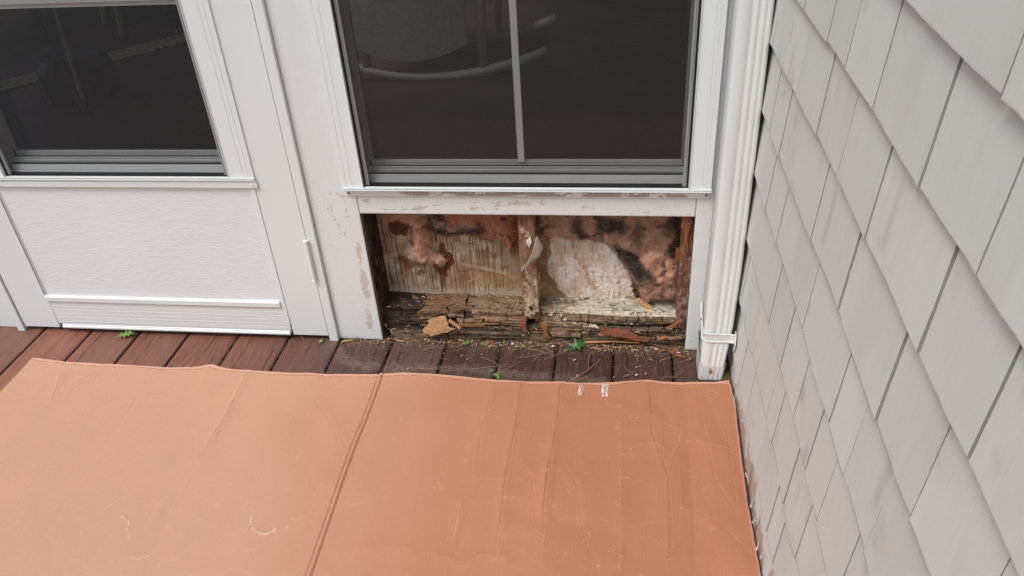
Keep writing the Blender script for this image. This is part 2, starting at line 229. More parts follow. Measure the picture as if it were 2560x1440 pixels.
def slab(name, P, col, mat, parent=None, skirt=None, smooth=True, skirt_col=None):
    """front surface from a grid of points, with turned-back edges of real thickness"""
    n, m = P.shape[:2]
    idx = np.arange(n * m).reshape(n, m)
    q = np.stack([idx[:-1, :-1], idx[1:, :-1], idx[1:, 1:], idx[:-1, 1:]], -1).reshape(-1, 4)
    V = P.reshape(-1, 3); C = col.reshape(-1, 3)
    if skirt is not None:
        ring = np.r_[idx[:, 0], idx[-1, 1:], idx[-2::-1, -1], idx[0, -2:0:-1]]
        k = len(ring)
        V = np.r_[V, V[ring], V[ring] + np.asarray(skirt, float)]
        cc = C[ring] if skirt_col is None else np.ones((k, 3)) * np.asarray(skirt_col)
        C = np.r_[C, cc, cc]
        a = n * m + np.arange(k); b = n * m + (np.arange(k) + 1) % k
        q = np.r_[q, np.stack([b, a, a + k, b + k], -1)]
    me = bpy.data.meshes.new(name)
    me.vertices.add(len(V)); me.vertices.foreach_set("co", V.ravel().astype(np.float32))
    me.loops.add(q.size); me.loops.foreach_set("vertex_index", q.ravel().astype(np.int32))
    me.polygons.add(len(q))
    me.polygons.foreach_set("loop_start", (np.arange(len(q)) * 4).astype(np.int32))
    me.update(calc_edges=True)
    at = me.color_attributes.new("Col", 'FLOAT_COLOR', 'POINT')
    at.data.foreach_set("color", np.c_[np.clip(C, 0, 1), np.ones(len(C))].astype(np.float32).ravel())
    return finish(name, me, mat, parent, smooth)


def gridxz(x0, x1, z0, z1, step):
    xs = np.linspace(x0, x1, max(2, int(round((x1 - x0) / step)) + 1)); zs = np.linspace(z0, z1, max(2, int(round((z1 - z0) / step)) + 1))
    return np.meshgrid(xs, zs, indexing='ij')


def thing(name, label, cat, loc=(0, 0, 0), group=None):
    o = bpy.data.objects.new(name, None); COL.objects.link(o); o.location = loc; o.empty_display_size = .05
    return tag(o, label, cat, group)


def tag(o, label, cat, group=None):
    o['label'] = label; o['category'] = cat
    if group: o['group'] = group
    return o


def struct(o): o['kind'] = 'structure'; return o


# ------------------------------------------------------------------ materials
def mat_new(name):
    m = bpy.data.materials.new(name); m.use_nodes = True
    nt = m.node_tree; b = nt.nodes['Principled BSDF']
    return m, nt, b


def N(nt, t, **kw):
    n = nt.nodes.new(t)
    for k, v in kw.items():
        if k.startswith('_'): setattr(n, k[1:], v)
        else: n.inputs[k.replace('__', ' ')].default_value = v
    return n


def obj_coords(nt, scale=(1, 1, 1)):
    tc = N(nt, 'ShaderNodeTexCoord'); mp = N(nt, 'ShaderNodeMapping'); mp.inputs['Scale'].default_value = scale
    nt.links.new(tc.outputs['Object'], mp.inputs['Vector']); return mp.outputs[0]


def add_bump(nt, b, layers):
    prev = None
    for sc, freq, strength, dist, detail in layers:
        nz = N(nt, 'ShaderNodeTexNoise'); nz.inputs['Scale'].default_value = freq; nz.inputs['Detail'].default_value = detail
        nt.links.new(obj_coords(nt, sc), nz.inputs['Vector'])
        bp = N(nt, 'ShaderNodeBump'); bp.inputs['Strength'].default_value = strength; bp.inputs['Distance'].default_value = dist
        nt.links.new(nz.outputs['Fac'], bp.inputs['Height'])
        if prev: nt.links.new(prev.outputs[0], bp.inputs['Normal'])
        prev = bp
    if prev: nt.links.new(prev.outputs[0], b.inputs['Normal'])


def plain(name, col, rough=.5, spec=.5, var=.04, vfreq=(1, 1, 1), freq=14, layers=(), metallic=0, dirt=None):
    m, nt, b = mat_new(name)
    nz = N(nt, 'ShaderNodeTexNoise'); nz.inputs['Scale'].default_value = freq; nz.inputs['Detail'].default_value = 6
    nt.links.new(obj_coords(nt, vfreq), nz.inputs['Vector'])
    cr = N(nt, 'ShaderNodeValToRGB')
    cr.color_ramp.elements[0].position = .3; cr.color_ramp.elements[1].position = .7
    cr.color_ramp.elements[0].color = tuple(c * (1 - var) for c in col) + (1,)
    cr.color_ramp.elements[1].color = tuple(min(1, c * (1 + var)) for c in col) + (1,)
    nt.links.new(nz.outputs['Fac'], cr.inputs[0])
    src = cr.outputs[0]
    if dirt:                                   # (colour, noise freq, threshold)
        dn = N(nt, 'ShaderNodeTexNoise'); dn.inputs['Scale'].default_value = dirt[1]; dn.inputs['Detail'].default_value = 8
        nt.links.new(obj_coords(nt), dn.inputs['Vector'])
        dr = N(nt, 'ShaderNodeValToRGB'); dr.color_ramp.elements[0].position = dirt[2]; dr.color_ramp.elements[1].position = min(1, dirt[2] + .06)
        nt.links.new(dn.outputs['Fac'], dr.inputs[0])
        mx = N(nt, 'ShaderNodeMix', _data_type='RGBA'); nt.links.new(dr.outputs[0], mx.inputs[0])
        nt.links.new(src, mx.inputs[6]); mx.inputs[7].default_value = tuple(dirt[0]) + (1,); src = mx.outputs[2]
    nt.links.new(src, b.inputs['Base Color'])
    b.inputs['Roughness'].default_value = rough; b.inputs['Specular IOR Level'].default_value = spec; b.inputs['Metallic'].default_value = metallic
    add_bump(nt, b, layers)
    return m


def attr_mat(name, rough=.6, spec=.4, var=.06, vscale=(1, 1, 1), freq=60, layers=(), translucent=0):
    m, nt, b = mat_new(name)
    a = N(nt, 'ShaderNodeVertexColor'); a.layer_name = 'Col'
    nz = N(nt, 'ShaderNodeTexNoise'); nz.inputs['Scale'].default_value = freq; nz.inputs['Detail'].default_value = 5
    nt.links.new(obj_coords(nt, vscale), nz.inputs['Vector'])
    mr = N(nt, 'ShaderNodeMapRange'); mr.inputs[1].default_value = .25; mr.inputs[2].default_value = .75
    mr.inputs[3].default_value = 1 - var; mr.inputs[4].default_value = 1 + var
    nt.links.new(nz.outputs['Fac'], mr.inputs[0])
    vm = N(nt, 'ShaderNodeVectorMath', _operation='SCALE'); nt.links.new(a.outputs['Color'], vm.inputs[0]); nt.links.new(mr.outputs[0], vm.inputs['Scale'])
    nt.links.new(vm.outputs[0], b.inputs['Base Color'])
    b.inputs['Roughness'].default_value = rough; b.inputs['Specular IOR Level'].default_value = spec
    add_bump(nt, b, layers)
    if translucent:
        out = nt.nodes['Material Output']; tr = N(nt, 'ShaderNodeBsdfTranslucent'); mx = N(nt, 'ShaderNodeMixShader'); mx.inputs[0].default_value = translucent
        nt.links.new(vm.outputs[0], tr.inputs['Color']); nt.links.new(b.outputs[0], mx.inputs[1]); nt.links.new(tr.outputs[0], mx.inputs[2]); nt.links.new(mx.outputs[0], out.inputs['Surface'])
    return m


WHITE = (.70, .735, .73)
M = {}
M['paint'] = plain('painted_wood', WHITE, .55, .35, .03, (3, 3, .6), 9, [((1, 1, .12), 220, .12, .0006, 4)], dirt=((.5, .45, .42), 260, .80))
M['paint_attr'] = attr_mat('peeling_paint', .6, .3, .03, (1, 1, .2), 200, [((1, 1, .3), 260, .18, .0006, 4)])
M['vinyl'] = plain('white_aluminium', (.735, .79, .785), .38, .45, .015, (1, 1, .2), 6, [((1, 1, .05), 300, .04, .0004, 2)])
M['door_metal'] = plain('door_coating', (.715, .76, .755), .42, .4, .015, (1, 1, .2), 5, [((1, 1, .06), 300, .06, .0004, 2)], dirt=((.42, .38, .35), 190, .815))
M['kick'] = plain('kick_plate_coating', (.705, .735, .735), .42, .4, .03, (.3, 1, 8), 6, [((.1, 1, 2), 240, .06, .0004, 2)], dirt=((.35, .32, .30), 120, .79))
M['emboss'] = plain('embossed_panel', (.725, .765, .785), .5, .35, .015, (1, 1, 1), 5,
                    [((1.0, 1, 2.6), 48, .17, .004, 1), ((1.4, 1, 3), 85, .2, .0018, 1), ((.4, 1, .4), 12, .25, .006, 1)], dirt=((.45, .42, .40), 150, .83))
M['gutter'] = plain('downspout_paint', (.72, .75, .74), .40, .4, .03, (1, 1, .3), 8, [((1, 1, .2), 60, .06, .001, 3)], dirt=((.22, .20, .18), 110, .74))
M['gutter_dirty'] = plain('outlet_paint', (.60, .61, .61), .5, .35, .12, (1, 1, .5), 30, [((1, 1, 1), 120, .2, .001, 4)], dirt=((.10, .09, .08), 110, .63))
M['strap'] = plain('strap_aluminium', (.70, .74, .745), .3, .5, .02)
M['shingle'] = attr_mat('shingle_paint', .62, .3, .025, (1, 1, .08), 90, [((1, 2.2, .14), 150, .22, .0010, 4), ((1, 1, .35), 26, .25, .002, 3)])
M['rust'] = plain('rust', (.33, .12, .05), .85, .2, .3, (1, 1, 1), 600)
M['steel'] = plain('steel_screw', (.55, .55, .55), .3, .5, .05, metallic=.8)
M['gasket'] = plain('black_gasket', (.012, .012, .013), .6, .3, .2)
M['rail'] = plain('rail_paint', (.50, .52, .51), .45, .4, .06, (.3, 1, 1), 30)
M['frame_grey'] = plain('screen_frame', (.30, .30, .30), .5, .4, .05, (1, 1, 1), 500)
M['sash'] = plain('window_sash', (.76, .78, .77), .45, .4, .06, (.3, 1, 1), 30, dirt=((.12, .10, .08), 120, .76))
M['deck'] = attr_mat('deck_stain', .55, .45, .08, (1, .06, 1), 240, [((1, .05, 1), 260, .28, .0012, 4), ((1, 1, 1), 400, .15, .0006, 3)])
M['card'] = attr_mat('cardboard', .74, .22, .035, (1, .25, 1), 300, [((1, .1, 1), 340, .05, .0004, 3), ((1, 1, 1), 22, .10, .003, 2)])
M['rot'] = attr_mat('rotten_wood', .85, .15, .28, (.25, 1, 1.6), 260, [((.3, 1, 1.6), 260, .8, .003, 5)])
M['rot_upright'] = attr_mat('rotten_stud', .85, .15, .22, (1, 1, .15), 260, [((1, 1, .2), 260, .7, .003, 5)])
M['sheath'] = attr_mat('cracked_sheathing', .8, .2, .12, (1, 1, .4), 330, [((1, 1, .5), 330, .6, .002, 5)])
M['fluff'] = attr_mat('fibreglass', .95, .05, .12, (1, 1, 1), 300, translucent=.35)
M['chip'] = attr_mat('wood_splinter', .75, .25, .22, (.25, 1, 1), 420, [((.2, 1, 1), 420, .5, .001, 4)])
M['leaf'] = plain('leaf_green', (.13, .26, .05), .5, .4, .3, (1, 1, 1), 90)
M['leaf_dark'] = plain('leaf_dark_green', (.035, .13, .03), .42, .5, .3, (1, 1, 1), 90)
M['needle'] = plain('dry_needle', (.32, .20, .12), .7, .3, .3)
M['paint_flake'] = plain('paint_flake', (.70, .67, .65), .6, .3, .04)
M['dark'] = plain('cavity_dark', (.05, .035, .028), .9, .1, .3, (1, 1, 1), 40)
M['backing'] = plain('backing_felt', (.05, .05, .05), .9, .1, .2)
M['room_floor'] = plain('room_floor', (.10, .075, .070), .6, .3, .2, (1, 1, 1), 3)
M['room_wall'] = plain('room_wall', (.10, .10, .09), .8, .2, .1)
M['chair_white'] = plain('chair_frame_paint', (.74, .70, .66), .5, .3, .05)
M['weave'] = plain('chair_weave', (.55, .54, .48), .8, .2, .15, (1, 1, 1), 60)
M['tape'] = plain('tape_white_glare', (.62, .58, .56), .15, .8, .5, (1, .15, 1), 160)
m_, nt_, b_ = mat_new('tape_glare'); out_ = nt_.nodes['Material Output']
b_.inputs['Base Color'].default_value = (.80, .76, .74, 1); b_.inputs['Roughness'].default_value = .15  # clear tape whose glare is painted in as whitish streaks
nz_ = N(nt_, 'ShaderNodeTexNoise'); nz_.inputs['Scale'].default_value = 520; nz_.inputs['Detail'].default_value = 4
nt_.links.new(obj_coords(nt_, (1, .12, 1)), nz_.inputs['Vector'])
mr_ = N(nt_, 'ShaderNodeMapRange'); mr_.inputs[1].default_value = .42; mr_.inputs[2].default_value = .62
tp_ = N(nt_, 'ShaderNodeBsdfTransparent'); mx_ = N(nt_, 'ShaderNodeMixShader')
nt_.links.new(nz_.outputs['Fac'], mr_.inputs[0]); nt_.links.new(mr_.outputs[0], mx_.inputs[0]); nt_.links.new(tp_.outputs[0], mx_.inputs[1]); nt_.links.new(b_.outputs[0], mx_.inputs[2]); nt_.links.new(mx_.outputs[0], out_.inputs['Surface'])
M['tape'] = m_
M['ground'] = plain('lawn_grass', (.05, .09, .03), .9, .2, .3, (1, 1, 1), 8)


def shader_screen(name, fac, col):
    m, nt, b = mat_new(name); out = nt.nodes['Material Output']; nt.nodes.remove(b)
    d = N(nt, 'ShaderNodeBsdfDiffuse'); d.inputs['Color'].default_value = col + (1,)
    t = N(nt, 'ShaderNodeBsdfTransparent'); mx = N(nt, 'ShaderNodeMixShader')
    wv = N(nt, 'ShaderNodeTexWave', _bands_direction='Z'); wv.inputs['Scale'].default_value = 75; wv.inputs['Distortion'].default_value = .6; wv.inputs['Detail'].default_value = 1
    nt.links.new(obj_coords(nt), wv.inputs['Vector'])
    mr = N(nt, 'ShaderNodeMapRange'); mr.inputs[3].default_value = fac - .035; mr.inputs[4].default_value = fac + .035
    nt.links.new(wv.outputs['Fac'], mr.inputs[0]); nt.links.new(mr.outputs[0], mx.inputs[0])
    nt.links.new(t.outputs[0], mx.inputs[1]); nt.links.new(d.outputs[0], mx.inputs[2]); nt.links.new(mx.outputs[0], out.inputs['Surface'])
    return m


def shader_glass():
    m, nt, b = mat_new('window_glass'); out = nt.nodes['Material Output']; nt.nodes.remove(b)
    g = N(nt, 'ShaderNodeBsdfGlossy'); g.inputs['Roughness'].default_value = .01
    t = N(nt, 'ShaderNodeBsdfTransparent'); t.inputs['Color'].default_value = (.88, .92, .90, 1)
    f = N(nt, 'ShaderNodeFresnel'); f.inputs['IOR'].default_value = 1.5; mx = N(nt, 'ShaderNodeMixShader')
    nt.links.new(f.outputs[0], mx.inputs[0]); nt.links.new(t.outputs[0], mx.inputs[1]); nt.links.new(g.outputs[0], mx.inputs[2]); nt.links.new(mx.outputs[0], out.inputs['Surface'])
    return m


M['screen'] = shader_screen('insect_screen', .47, (.06, .058, .058))
M['screen_thin'] = shader_screen('insect_screen_thin', .42, (.05, .052, .055))
M['glass'] = shader_glass()

# ------------------------------------------------------------------ ground and deck
mb = MB(); mb.box(-300, 300, -300, 300, -.9, -.6)
struct(mb.build('lawn', M['ground']))
deck = struct(thing('deck', 'red-brown stained wooden deck of parallel boards', 'deck')); del deck['category']; del deck['label']
PITCH, X0 = .1445, -1.407
DUST = [(-.545, -.02), (-.515, -.075), (-.47, -.10), (-.36, -.113), (-.27, -.105), (-.15, -.106), (-.06, -.12), (.03, -.125), (.15, -.128)]


def deck_board(k):
    xa, xb = X0 + k * PITCH + .0028, X0 + (k + 1) * PITCH - .0028
    if k == 12: xb = min(xb, .476)
    xs = np.linspace(xa, xb, 56)
    near = (-1.9 < xa < .5)
    ys = np.r_[np.linspace(.13, -.36, 190 if near else 12), np.linspace(-.40, -3.0, 14)]
    X, Y = np.meshgrid(xs, ys, indexing='ij')
    u = np.minimum(X - xa, xb - X)
    ro = random.random() * 30
    grain = fbm(X * 190 + 2.2 * fbm(X * 14 + ro, Y * 5, k + 9, 3) * 6 + ro, Y * 5.5 + ro, k, 4)
    fine = fbm(X * 600 + ro, Y * 12, k + 40, 2)
    Z = -.0032 * np.exp(-u / .0028) + (fbm(X * 12, Y * 3, k + 3, 2) - .5) * .0012 - sstep(.60, .75, grain) * .0007
    left = sstep(-.3, -1.0, X)                        # sheltered boards by the door are redder and lighter
    base = mixc(cfull(X.shape, (.062, .029, .022)), (.215, .085, .055), left)
    base = mixc(base, (.110, .056, .045), sstep(.0, -.4, X) * (1 - left) * .5)
    tint = .80 + .4 * random.random()
    col = base * (tint * (.74 + .50 * grain))[..., None]
    col = mixc(col, (.28, .17, .12), sstep(.62, .82, grain) * (.10 + .25 * left))
    col = mixc(col, (.03, .014, .012), sstep(.40, .22, fine) * .30)
    gone = fbm(X * 6 + ro, Y * 1.6, k + 70, 3)
    col = mixc(col, (.14, .09, .07), sstep(.56, .74, gone) * .35)
    # dark splits along the grain
    for _ in range(3 if near else 0):
        cx = random.uniform(xa + .015, xb - .015); cy = random.uniform(-.3, .02); ln = random.uniform(.04, .16)
        w = np.abs(X - cx - .004 * (fbm(Y * 20, Y * 0, k + 5, 2) - .5))
        mk = sstep(.0014, .0003, w) * sstep(ln, ln * .8, np.abs(Y - cy))
        Z -= mk * .0018; col = mixc(col, (.02, .01, .009), mk * .85)
    # sand and dust where the water dried
    sd = fbm(X * 70, Y * 70, 201, 4); sf = fbm(X * 420, Y * 420, 203, 2)
    d = seg_dist(X, Y, DUST)
    dm = sstep(.022, .004, d + (sd - .5) * .03) * (.25 + .75 * sstep(.45, .62, sf))
    col = mixc(col, (.22, .19, .155), dm * .50)
    wl = sstep(.02, -.005, np.abs(Y + .004) - .012 + (sd - .5) * .03) * sstep(-.62, -.5, X)
    col = mixc(col, (.12, .085, .06), wl * .7 * (.4 + .6 * sf))
    cb = sstep(-.118, -.130, Y + (sd - .5) * .012) * sstep(-.35, -.1, X)
    col = mixc(col, (.085, .065, .045), cb * .6)
    sp = sstep(.80, .86, vnoise(X * 330, Y * 330, 207)) * sstep(-.7, -.4, X)
    col = mixc(col, (.30, .25, .2), sp * .25)
    col = mixc(col, (.02, .011, .009), sstep(.004, .0006, u) * .6)
    Pn = np.stack([X, Y, Z], -1)
    return slab('board', Pn[:, ::-1], col[:, ::-1], M['deck'], deck, (0, 0, -.025))


for k in range(-12, 13): deck_board(k)
mb = MB(); mb.box(-3.2, .60, -3.0, .13, -.19, -.06)
mb.build('joist', M['dark'], deck)

# ------------------------------------------------------------------ house wall with the opened bay
wall = thing('house_wall', 'white painted house wall with an open rotted bay below the window', 'wall')


def peel_colour(X, Z, regions, seed, step_h=.0004):
    """white paint with worn spots down to the older beige coat; returns colour and relief"""
    n1 = fbm(X * 55, Z * 42, seed, 5); n2 = fbm(X * 300, Z * 260, seed + 8, 3)
    m = np.zeros(X.shape)
    for (cx, cz, rx, rz, st) in regions:
        e = np.hypot((X - cx) / rx, (Z - cz) / rz)
        m = np.maximum(m, sstep(1.15, .2, e) * st)
    t = sstep(.50, .56, n1 * .66 + n2 * .42 + m * .34 - .27)
    t = np.where(m > .02, t, 0)
    col = cfull(X.shape, WHITE)
    col = mixc(col, (.53, .46, .41), t * .8)
    edge = sstep(.25, .5, t) * sstep(.95, .6, t)
    col = mixc(col, (.24, .19, .16), edge * .55)
    return col, -t * step_h


def flat_board(name, x0, x1, z0, z1, y, th, regions=(), seed=1, step=.002, extra=None, parent=wall, mat='paint_attr'):
    X, Z = gridxz(x0, x1, z0, min(z1, z0 + .5) if z1 > .6 and step < .005 else z1, step)
    if z1 > .6 and step < .005:
        ex = np.linspace(Z[0, -1], z1, 30)[1:]
        X = np.c_[X, np.repeat(X[:, :1], 29, 1)]; Z = np.c_[Z, np.repeat(ex[None, :], X.shape[0], 0)]
    col, h = peel_colour(X, Z, regions, seed)
    u = np.minimum(np.minimum(X - x0, x1 - X), np.minimum(Z - z0, z1 - Z))
    h = h - .0012 * np.exp(-u / .0010) + (fbm(X * 9, Z * 4, seed + 3, 2) - .5) * .0012
    if extra is not None: col, h = extra(X, Z, col, h)
    return slab(name, np.stack([X, y - h, Z], -1), col, M[mat], parent, (0, th, 0), skirt_col=(.20, .16, .13))


def scratches(lines, colr=(.20, .16, .14), w=.0006):
    def f(X, Z, col, h):
        for pts, s in lines:
            d = seg_dist(X, Z, pts) + (fbm(X * 160, Z * 160, 77, 3) - .5) * .0035
            mk = sstep(w * 1.6, w * .4, np.abs(d)) * s * sstep(.38, .6, fbm(X * 45, Z * 45, 78, 2) + .08)
            col = mixc(col, colr, mk); h = h - mk * .0006
        # nail specks
        sp = sstep(.90, .94, vnoise(X * 190, Z * 170, 79)) * sstep(.52, .62, fbm(X * 14, Z * 14, 83, 2)) * (Z < .45)
        col = mixc(col, colr, sp * .3)
        # green-brown dirt where the board meets the deck
        low = sstep(.012, .001, Z + (fbm(X * 80, Z * 80, 80, 3) - .5) * .02)
        col = mixc(col, (.33, .25, .17), low * .55)
        return col, h
    return f


SCR_L = scratches([([(-.505, .43), (-.47, .435), (-.45, .428)], .7), ([(-.50, .395), (-.485, .36), (-.478, .34)], .8), ([(-.49, .385), (-.488, .41)], .7),
                   ([(-.47, .37), (-.44, .375)], .8), ([(-.455, .42), (-.445, .40)], .6), ([(-.45, .405), (-.455, .385)], .8), ([(-.47, .33), (-.466, .31)], .7), ([(-.443, .085), (-.446, .03)], .5)])
flat_board('trim_board', -.5415, -.4232, .002, 2.05, 0, .02,
           [(-.439, .27, .012, .055, 1.25), (-.442, .18, .015, .085, 1.30), (-.449, .10, .013, .06, 1.05), (-.452, .05, .010, .03, .8), (-.455, .425, .012, .006, .6)], 11, .0016, SCR_L)
SCR_F = scratches([([(-.41, .414), (-.36, .392), (-.30, .391), (-.22, .407), (-.17, .411)], .6), ([(-.33, .398), (-.27, .388)], .55), ([(-.16, .40), (-.12, .398), (-.05, .409)], .55), ([(.18, .389), (.23, .402)], .45), ([(.24, .391), (.26, .389)], .5)])
flat_board('frieze_board', -.4222, .3595, .3805, .4282, .001, .02,
           [(-.40, .413, .025, .008, .9), (-.28, .394, .04, .012, .55), (-.05, .412, .16, .010, .62), (-.12, .396, .08, .008, .55), (.12, .40, .05, .009, .5), (.24, .391, .03, .006, .5)], 21, .0014, SCR_F)
SCR_R = scratches([([(.36, .37), (.362, .2), (.358, .02)], .35), ([(.372, .052), (.377, .045)], .8), ([(.37, .03), (.379, .028)], .6), ([(.362, .33), (.385, .335)], .35)])
flat_board('trim_board', .3605, .4015, -.0005, 2.05, 0, .02, [(.366, .2, .006, .15, .4), (.37, .03, .02, .02, .6)], 31, .0016, SCR_R)
flat_board('corner_board', .4025, .475, -.02, 2.05, .006, .02, step=.01)
flat_board('frieze_board', -.4475, .3595, 1.955, 2.05, 0, .02, step=.012)
flat_board('upper_board', -1.62, .475, 2.052, 2.6, .004, .02, step=.03)
flat_board('side_board', -3.2, -1.482, .002, 2.05, .004, .02, step=.03)
flat_board('upper_board', -3.2, -1.621, 2.052, 2.6, .004, .02, step=.03)

# cavity: framing, sheathing, decayed plate
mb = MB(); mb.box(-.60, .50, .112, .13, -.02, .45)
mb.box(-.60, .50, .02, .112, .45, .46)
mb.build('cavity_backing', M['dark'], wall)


def stud(x0, x1, y0, y1, z0, z1, base, seed, parent=wall, patches=(), ragged=0):
    """a framing member: visible front and both sides wrapped in one relief sheet"""
    w = x1 - x0; dp = y1 - y0; n = 110
    s = np.linspace(0, 2 * dp + w, n); zs = np.linspace(z0, z1, max(20, int((z1 - z0) / .0025)))
    S, Z = np.meshgrid(s, zs, indexing='ij')
    nn = fbm(S * 260, Z * 14, seed, 4); n2 = fbm(S * 110, Z * 60, seed + 5, 4)
    X = np.where(S < dp, x0, np.where(S < dp + w, x0 + (S - dp), x1)); Y = np.where(S < dp, y1 - S, np.where(S < dp + w, y0, y0 + S - dp - w))
    amp = .002 + ragged * sstep(z0 + .09, z0, Z)
    off = (n2 - .5) * 2 * amp
    X = X + np.where(S < dp, -off, np.where(S < dp + w, off * .3, off)); Y = Y - np.where((S >= dp) & (S < dp + w), off, 0)
    col = cfull(S.shape, base) * (.55 + .9 * nn)[..., None]
    col = mixc(col, np.array(base) * .35, sstep(.55, .75, n2) * .6)
    for c, cz, rz, cc, th in patches:
        m = sstep(rz * 1.2, rz * .3, np.abs(Z - cz) + (n2 - .5) * rz * 1.8) * sstep(th, th + .10, fbm(S * 90 + c, Z * 80, seed + 12, 5))
        col = mixc(col, cc, m)
        X = X; Y = Y - m * .0012
    return slab('stud', np.stack([X, Y, Z], -1), col, M['rot_upright'], parent)


stud(-.0475, -.008, .022, .10, .070, .45, (.25, .135, .085), 51,
     patches=[(1, .14, .07, (.52, .43, .30), .44), (3, .10, .05, (.45, .36, .24), .40), (2, .09, .03, (.03, .02, .015), .5), (6, .30, .03, (.50, .42, .32), .60)], ragged=.004)
stud(-.47, -.418, .021, .112, .0, .45, (.060, .045, .040), 53, patches=[(5, .2, .2, (.02, .016, .015), .5), (8, .2, .15, (.16, .12, .09), .66)], ragged=.004)
stud(.335, .37, .026, .112, .04, .45, (.20, .10, .065), 57, patches=[(2, .40, .04, (.05, .03, .02), .5), (4, .2, .15, (.30, .22, .17), .55), (9, .33, .06, (.33, .12, .05), .46)], ragged=.002)
mb = MB(); mb.box(.324, .358, .030, .05, .240, .2725)
for v in range(len(mb.v)): mb.c[v] = (.20, .065, .03)
o = mb.build('wood_block', M['chip'], wall, bevel=.002, colors=True)
o['label'] = 'red-brown wooden block nailed across the right stud'

# sheathing
X, Z = gridxz(-.46, .345, .055, .45, .00135)
wob = .0022 * (fbm(X * 9, Z * 14, 61, 2) - .5) * 2
NZ = fbm(X * 150, Z * 60, 62, 4); big = fbm(X * 14, Z * 12, 63, 4); mid = fbm(X * 55, Z * 42, 64, 4); fin = fbm(X * 400, Z * 400, 65, 2)
H = (mid - .5) * .0030 + (NZ - .5) * .001
leftbay = X < -.03
base = cfull(X.shape, (.42, .31, .20))
base = mixc(base, (.55, .46, .35), sstep(.46, .64, mid))
base = base * (.82 + .36 * NZ)[..., None]
base = mixc(base, (.23, .13, .07), sstep(.62, .75, fbm(X * 34, Z * 70, 88, 4)) * .7)
base = mixc(base, (.33, .19, .10), sstep(.52, .66, big) * .55)
base = mixc(base, (.36, .25, .13), sstep(-.15, -.07, X) * leftbay * .7)
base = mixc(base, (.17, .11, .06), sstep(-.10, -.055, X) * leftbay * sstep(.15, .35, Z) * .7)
# long vertical checks in the face ply
xw = X + wob
cells = np.floor(xw / .0080)
jit = hash2(cells, cells * 0, 66) * .0062
cx = (cells + .12) * .0080 + jit
seg = vnoise(cells * 3.7, Z * 16 + hash2(cells, cells * 0 + 2, 67) * 9, 68)
wd = .00035 + .0008 * hash2(cells, cells * 0 + 5, 69)
crack = sstep(wd + .0006, wd * .5, np.abs(xw - cx)) * sstep(.36, .48, seg) * leftbay * sstep(-.068, -.10, X) * sstep(.335, .315, Z + (mid - .5) * .03)
H -= crack * .0016; base = mixc(base, (.050, .022, .012), crack * .92)
# short cross checks
czl = np.floor(Z / .011 + vnoise(cells * 1.3, cells * 0, 70) * 5)
hx = vnoise(X * 60, Z * 300, 71)
base = mixc(base, (.20, .11, .06), sstep(.84, .90, hx) * sstep(.55, .65, mid) * leftbay * .7)
for (c, rx, rz) in STAINS:
    e = np.hypot((X - c[0]) / rx, (Z - c[1]) / rz) + (mid - .5) * 1.4
    t = sstep(1.15, .5, e); base = mixc(base, (.17, .070, .030), t * .8); H -= t * .0015
for poly, cc, dh in ((RUST_PATCH, (.155, .050, .022), .003), (RUST_BLOCK, (.12, .040, .022), .002), (TAN_PATCH, (.30, .19, .11), .002)):
    d = sdf(X, Z, poly) + (mid - .5) * .014 + (NZ - .5) * .010 + (fin - .5) * .003
    t = sstep(.0012, -.0012, d); base = mixc(base, cc, t * .95); H -= t * dh
    base = mixc(base, np.array(cc) * .35, t * sstep(.55, .75, NZ) * .6)
base = mixc(base, (.35, .24, .13), sstep(.02, .0, np.abs(Z - (.168 - .18 * (X + .15))) ) * 0)
rid = seg_dist(X, Z, [(-.21, .178), (-.16, .168), (-.11, .155), (-.075, .135)]) + (fin - .5) * .008
t = sstep(.009, .002, rid); H += t * .004 * fin; base = mixc(base, (.50, .38, .25), t * .8)
t2 = sstep(.05, .7, 1 - np.abs(Z - (.135)) / .03) * sstep(-.21, -.19, X) * sstep(-.05, -.08, X); base = mixc(base, (.42, .26, .11), t2 * .5)
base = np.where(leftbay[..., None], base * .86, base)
# bottom of the left bay: pale, scraped
low = sstep(.115, .085, Z + (mid - .5) * .03) * leftbay
base = mixc(base, (.66, .58, .47), low * .45)
# right bay
rb = ~leftbay
b2 = mixc(cfull(X.shape, (.27, .17, .085)), (.40, .27, .15), sstep(.4, .6, mid))
dw = sdf(X, Z, WHITE_ZONE) + (mid - .5) * .030 + (big - .5) * .03 + (fin - .5) * .004
tw = sstep(.0015, -.0015, dw)
wcol = mixc(cfull(X.shape, (.74, .68, .61)), (.58, .46, .35), sstep(.46, .62, fbm(X * 46, Z * 30, 73, 5)) * .75)
wcol = mixc(wcol, (.42, .29, .18), sstep(.62, .72, NZ) * .5)
b2 = mixc(b2, wcol, tw)
dg = seg_dist(X, Z, BROWN_DIAG) + (mid - .5) * .030 + (NZ - .5) * .012
b2 = mixc(b2, (.42, .24, .13), sstep(.007, .001, dg) * .75)
crust = fbm(X * 130, Z * 130, 74, 3)
H = np.where(rb, (mid - .5) * .003 + tw * (.0018 + (crust - .5) * .0045), H)
chk = sstep(.0010, .0003, np.abs(((X + wob * .5) % .023) - .011)) * sstep(.52, .6, vnoise(np.floor(X / .023), Z * 20, 75))
b2 = mixc(b2, (.13, .08, .05), chk * .7)
base = np.where(rb[..., None], b2, base)
zq = X + (mid - .5) * .022 + (fin - .5) * .004
H = H - (~inside(zq, Z, [(-1, 0), (.25, 0), (.225, .13), (.213, .18), (.19, .21), (.16, .25), (-1, 1)])) * rb * .012
base = mixc(base, (.055, .03, .022), (~inside(zq, Z, [(-1, 0), (.255, 0), (.230, .13), (.218, .18), (.195, .21), (.165, .25), (-1, 1)])) * rb * 1.)
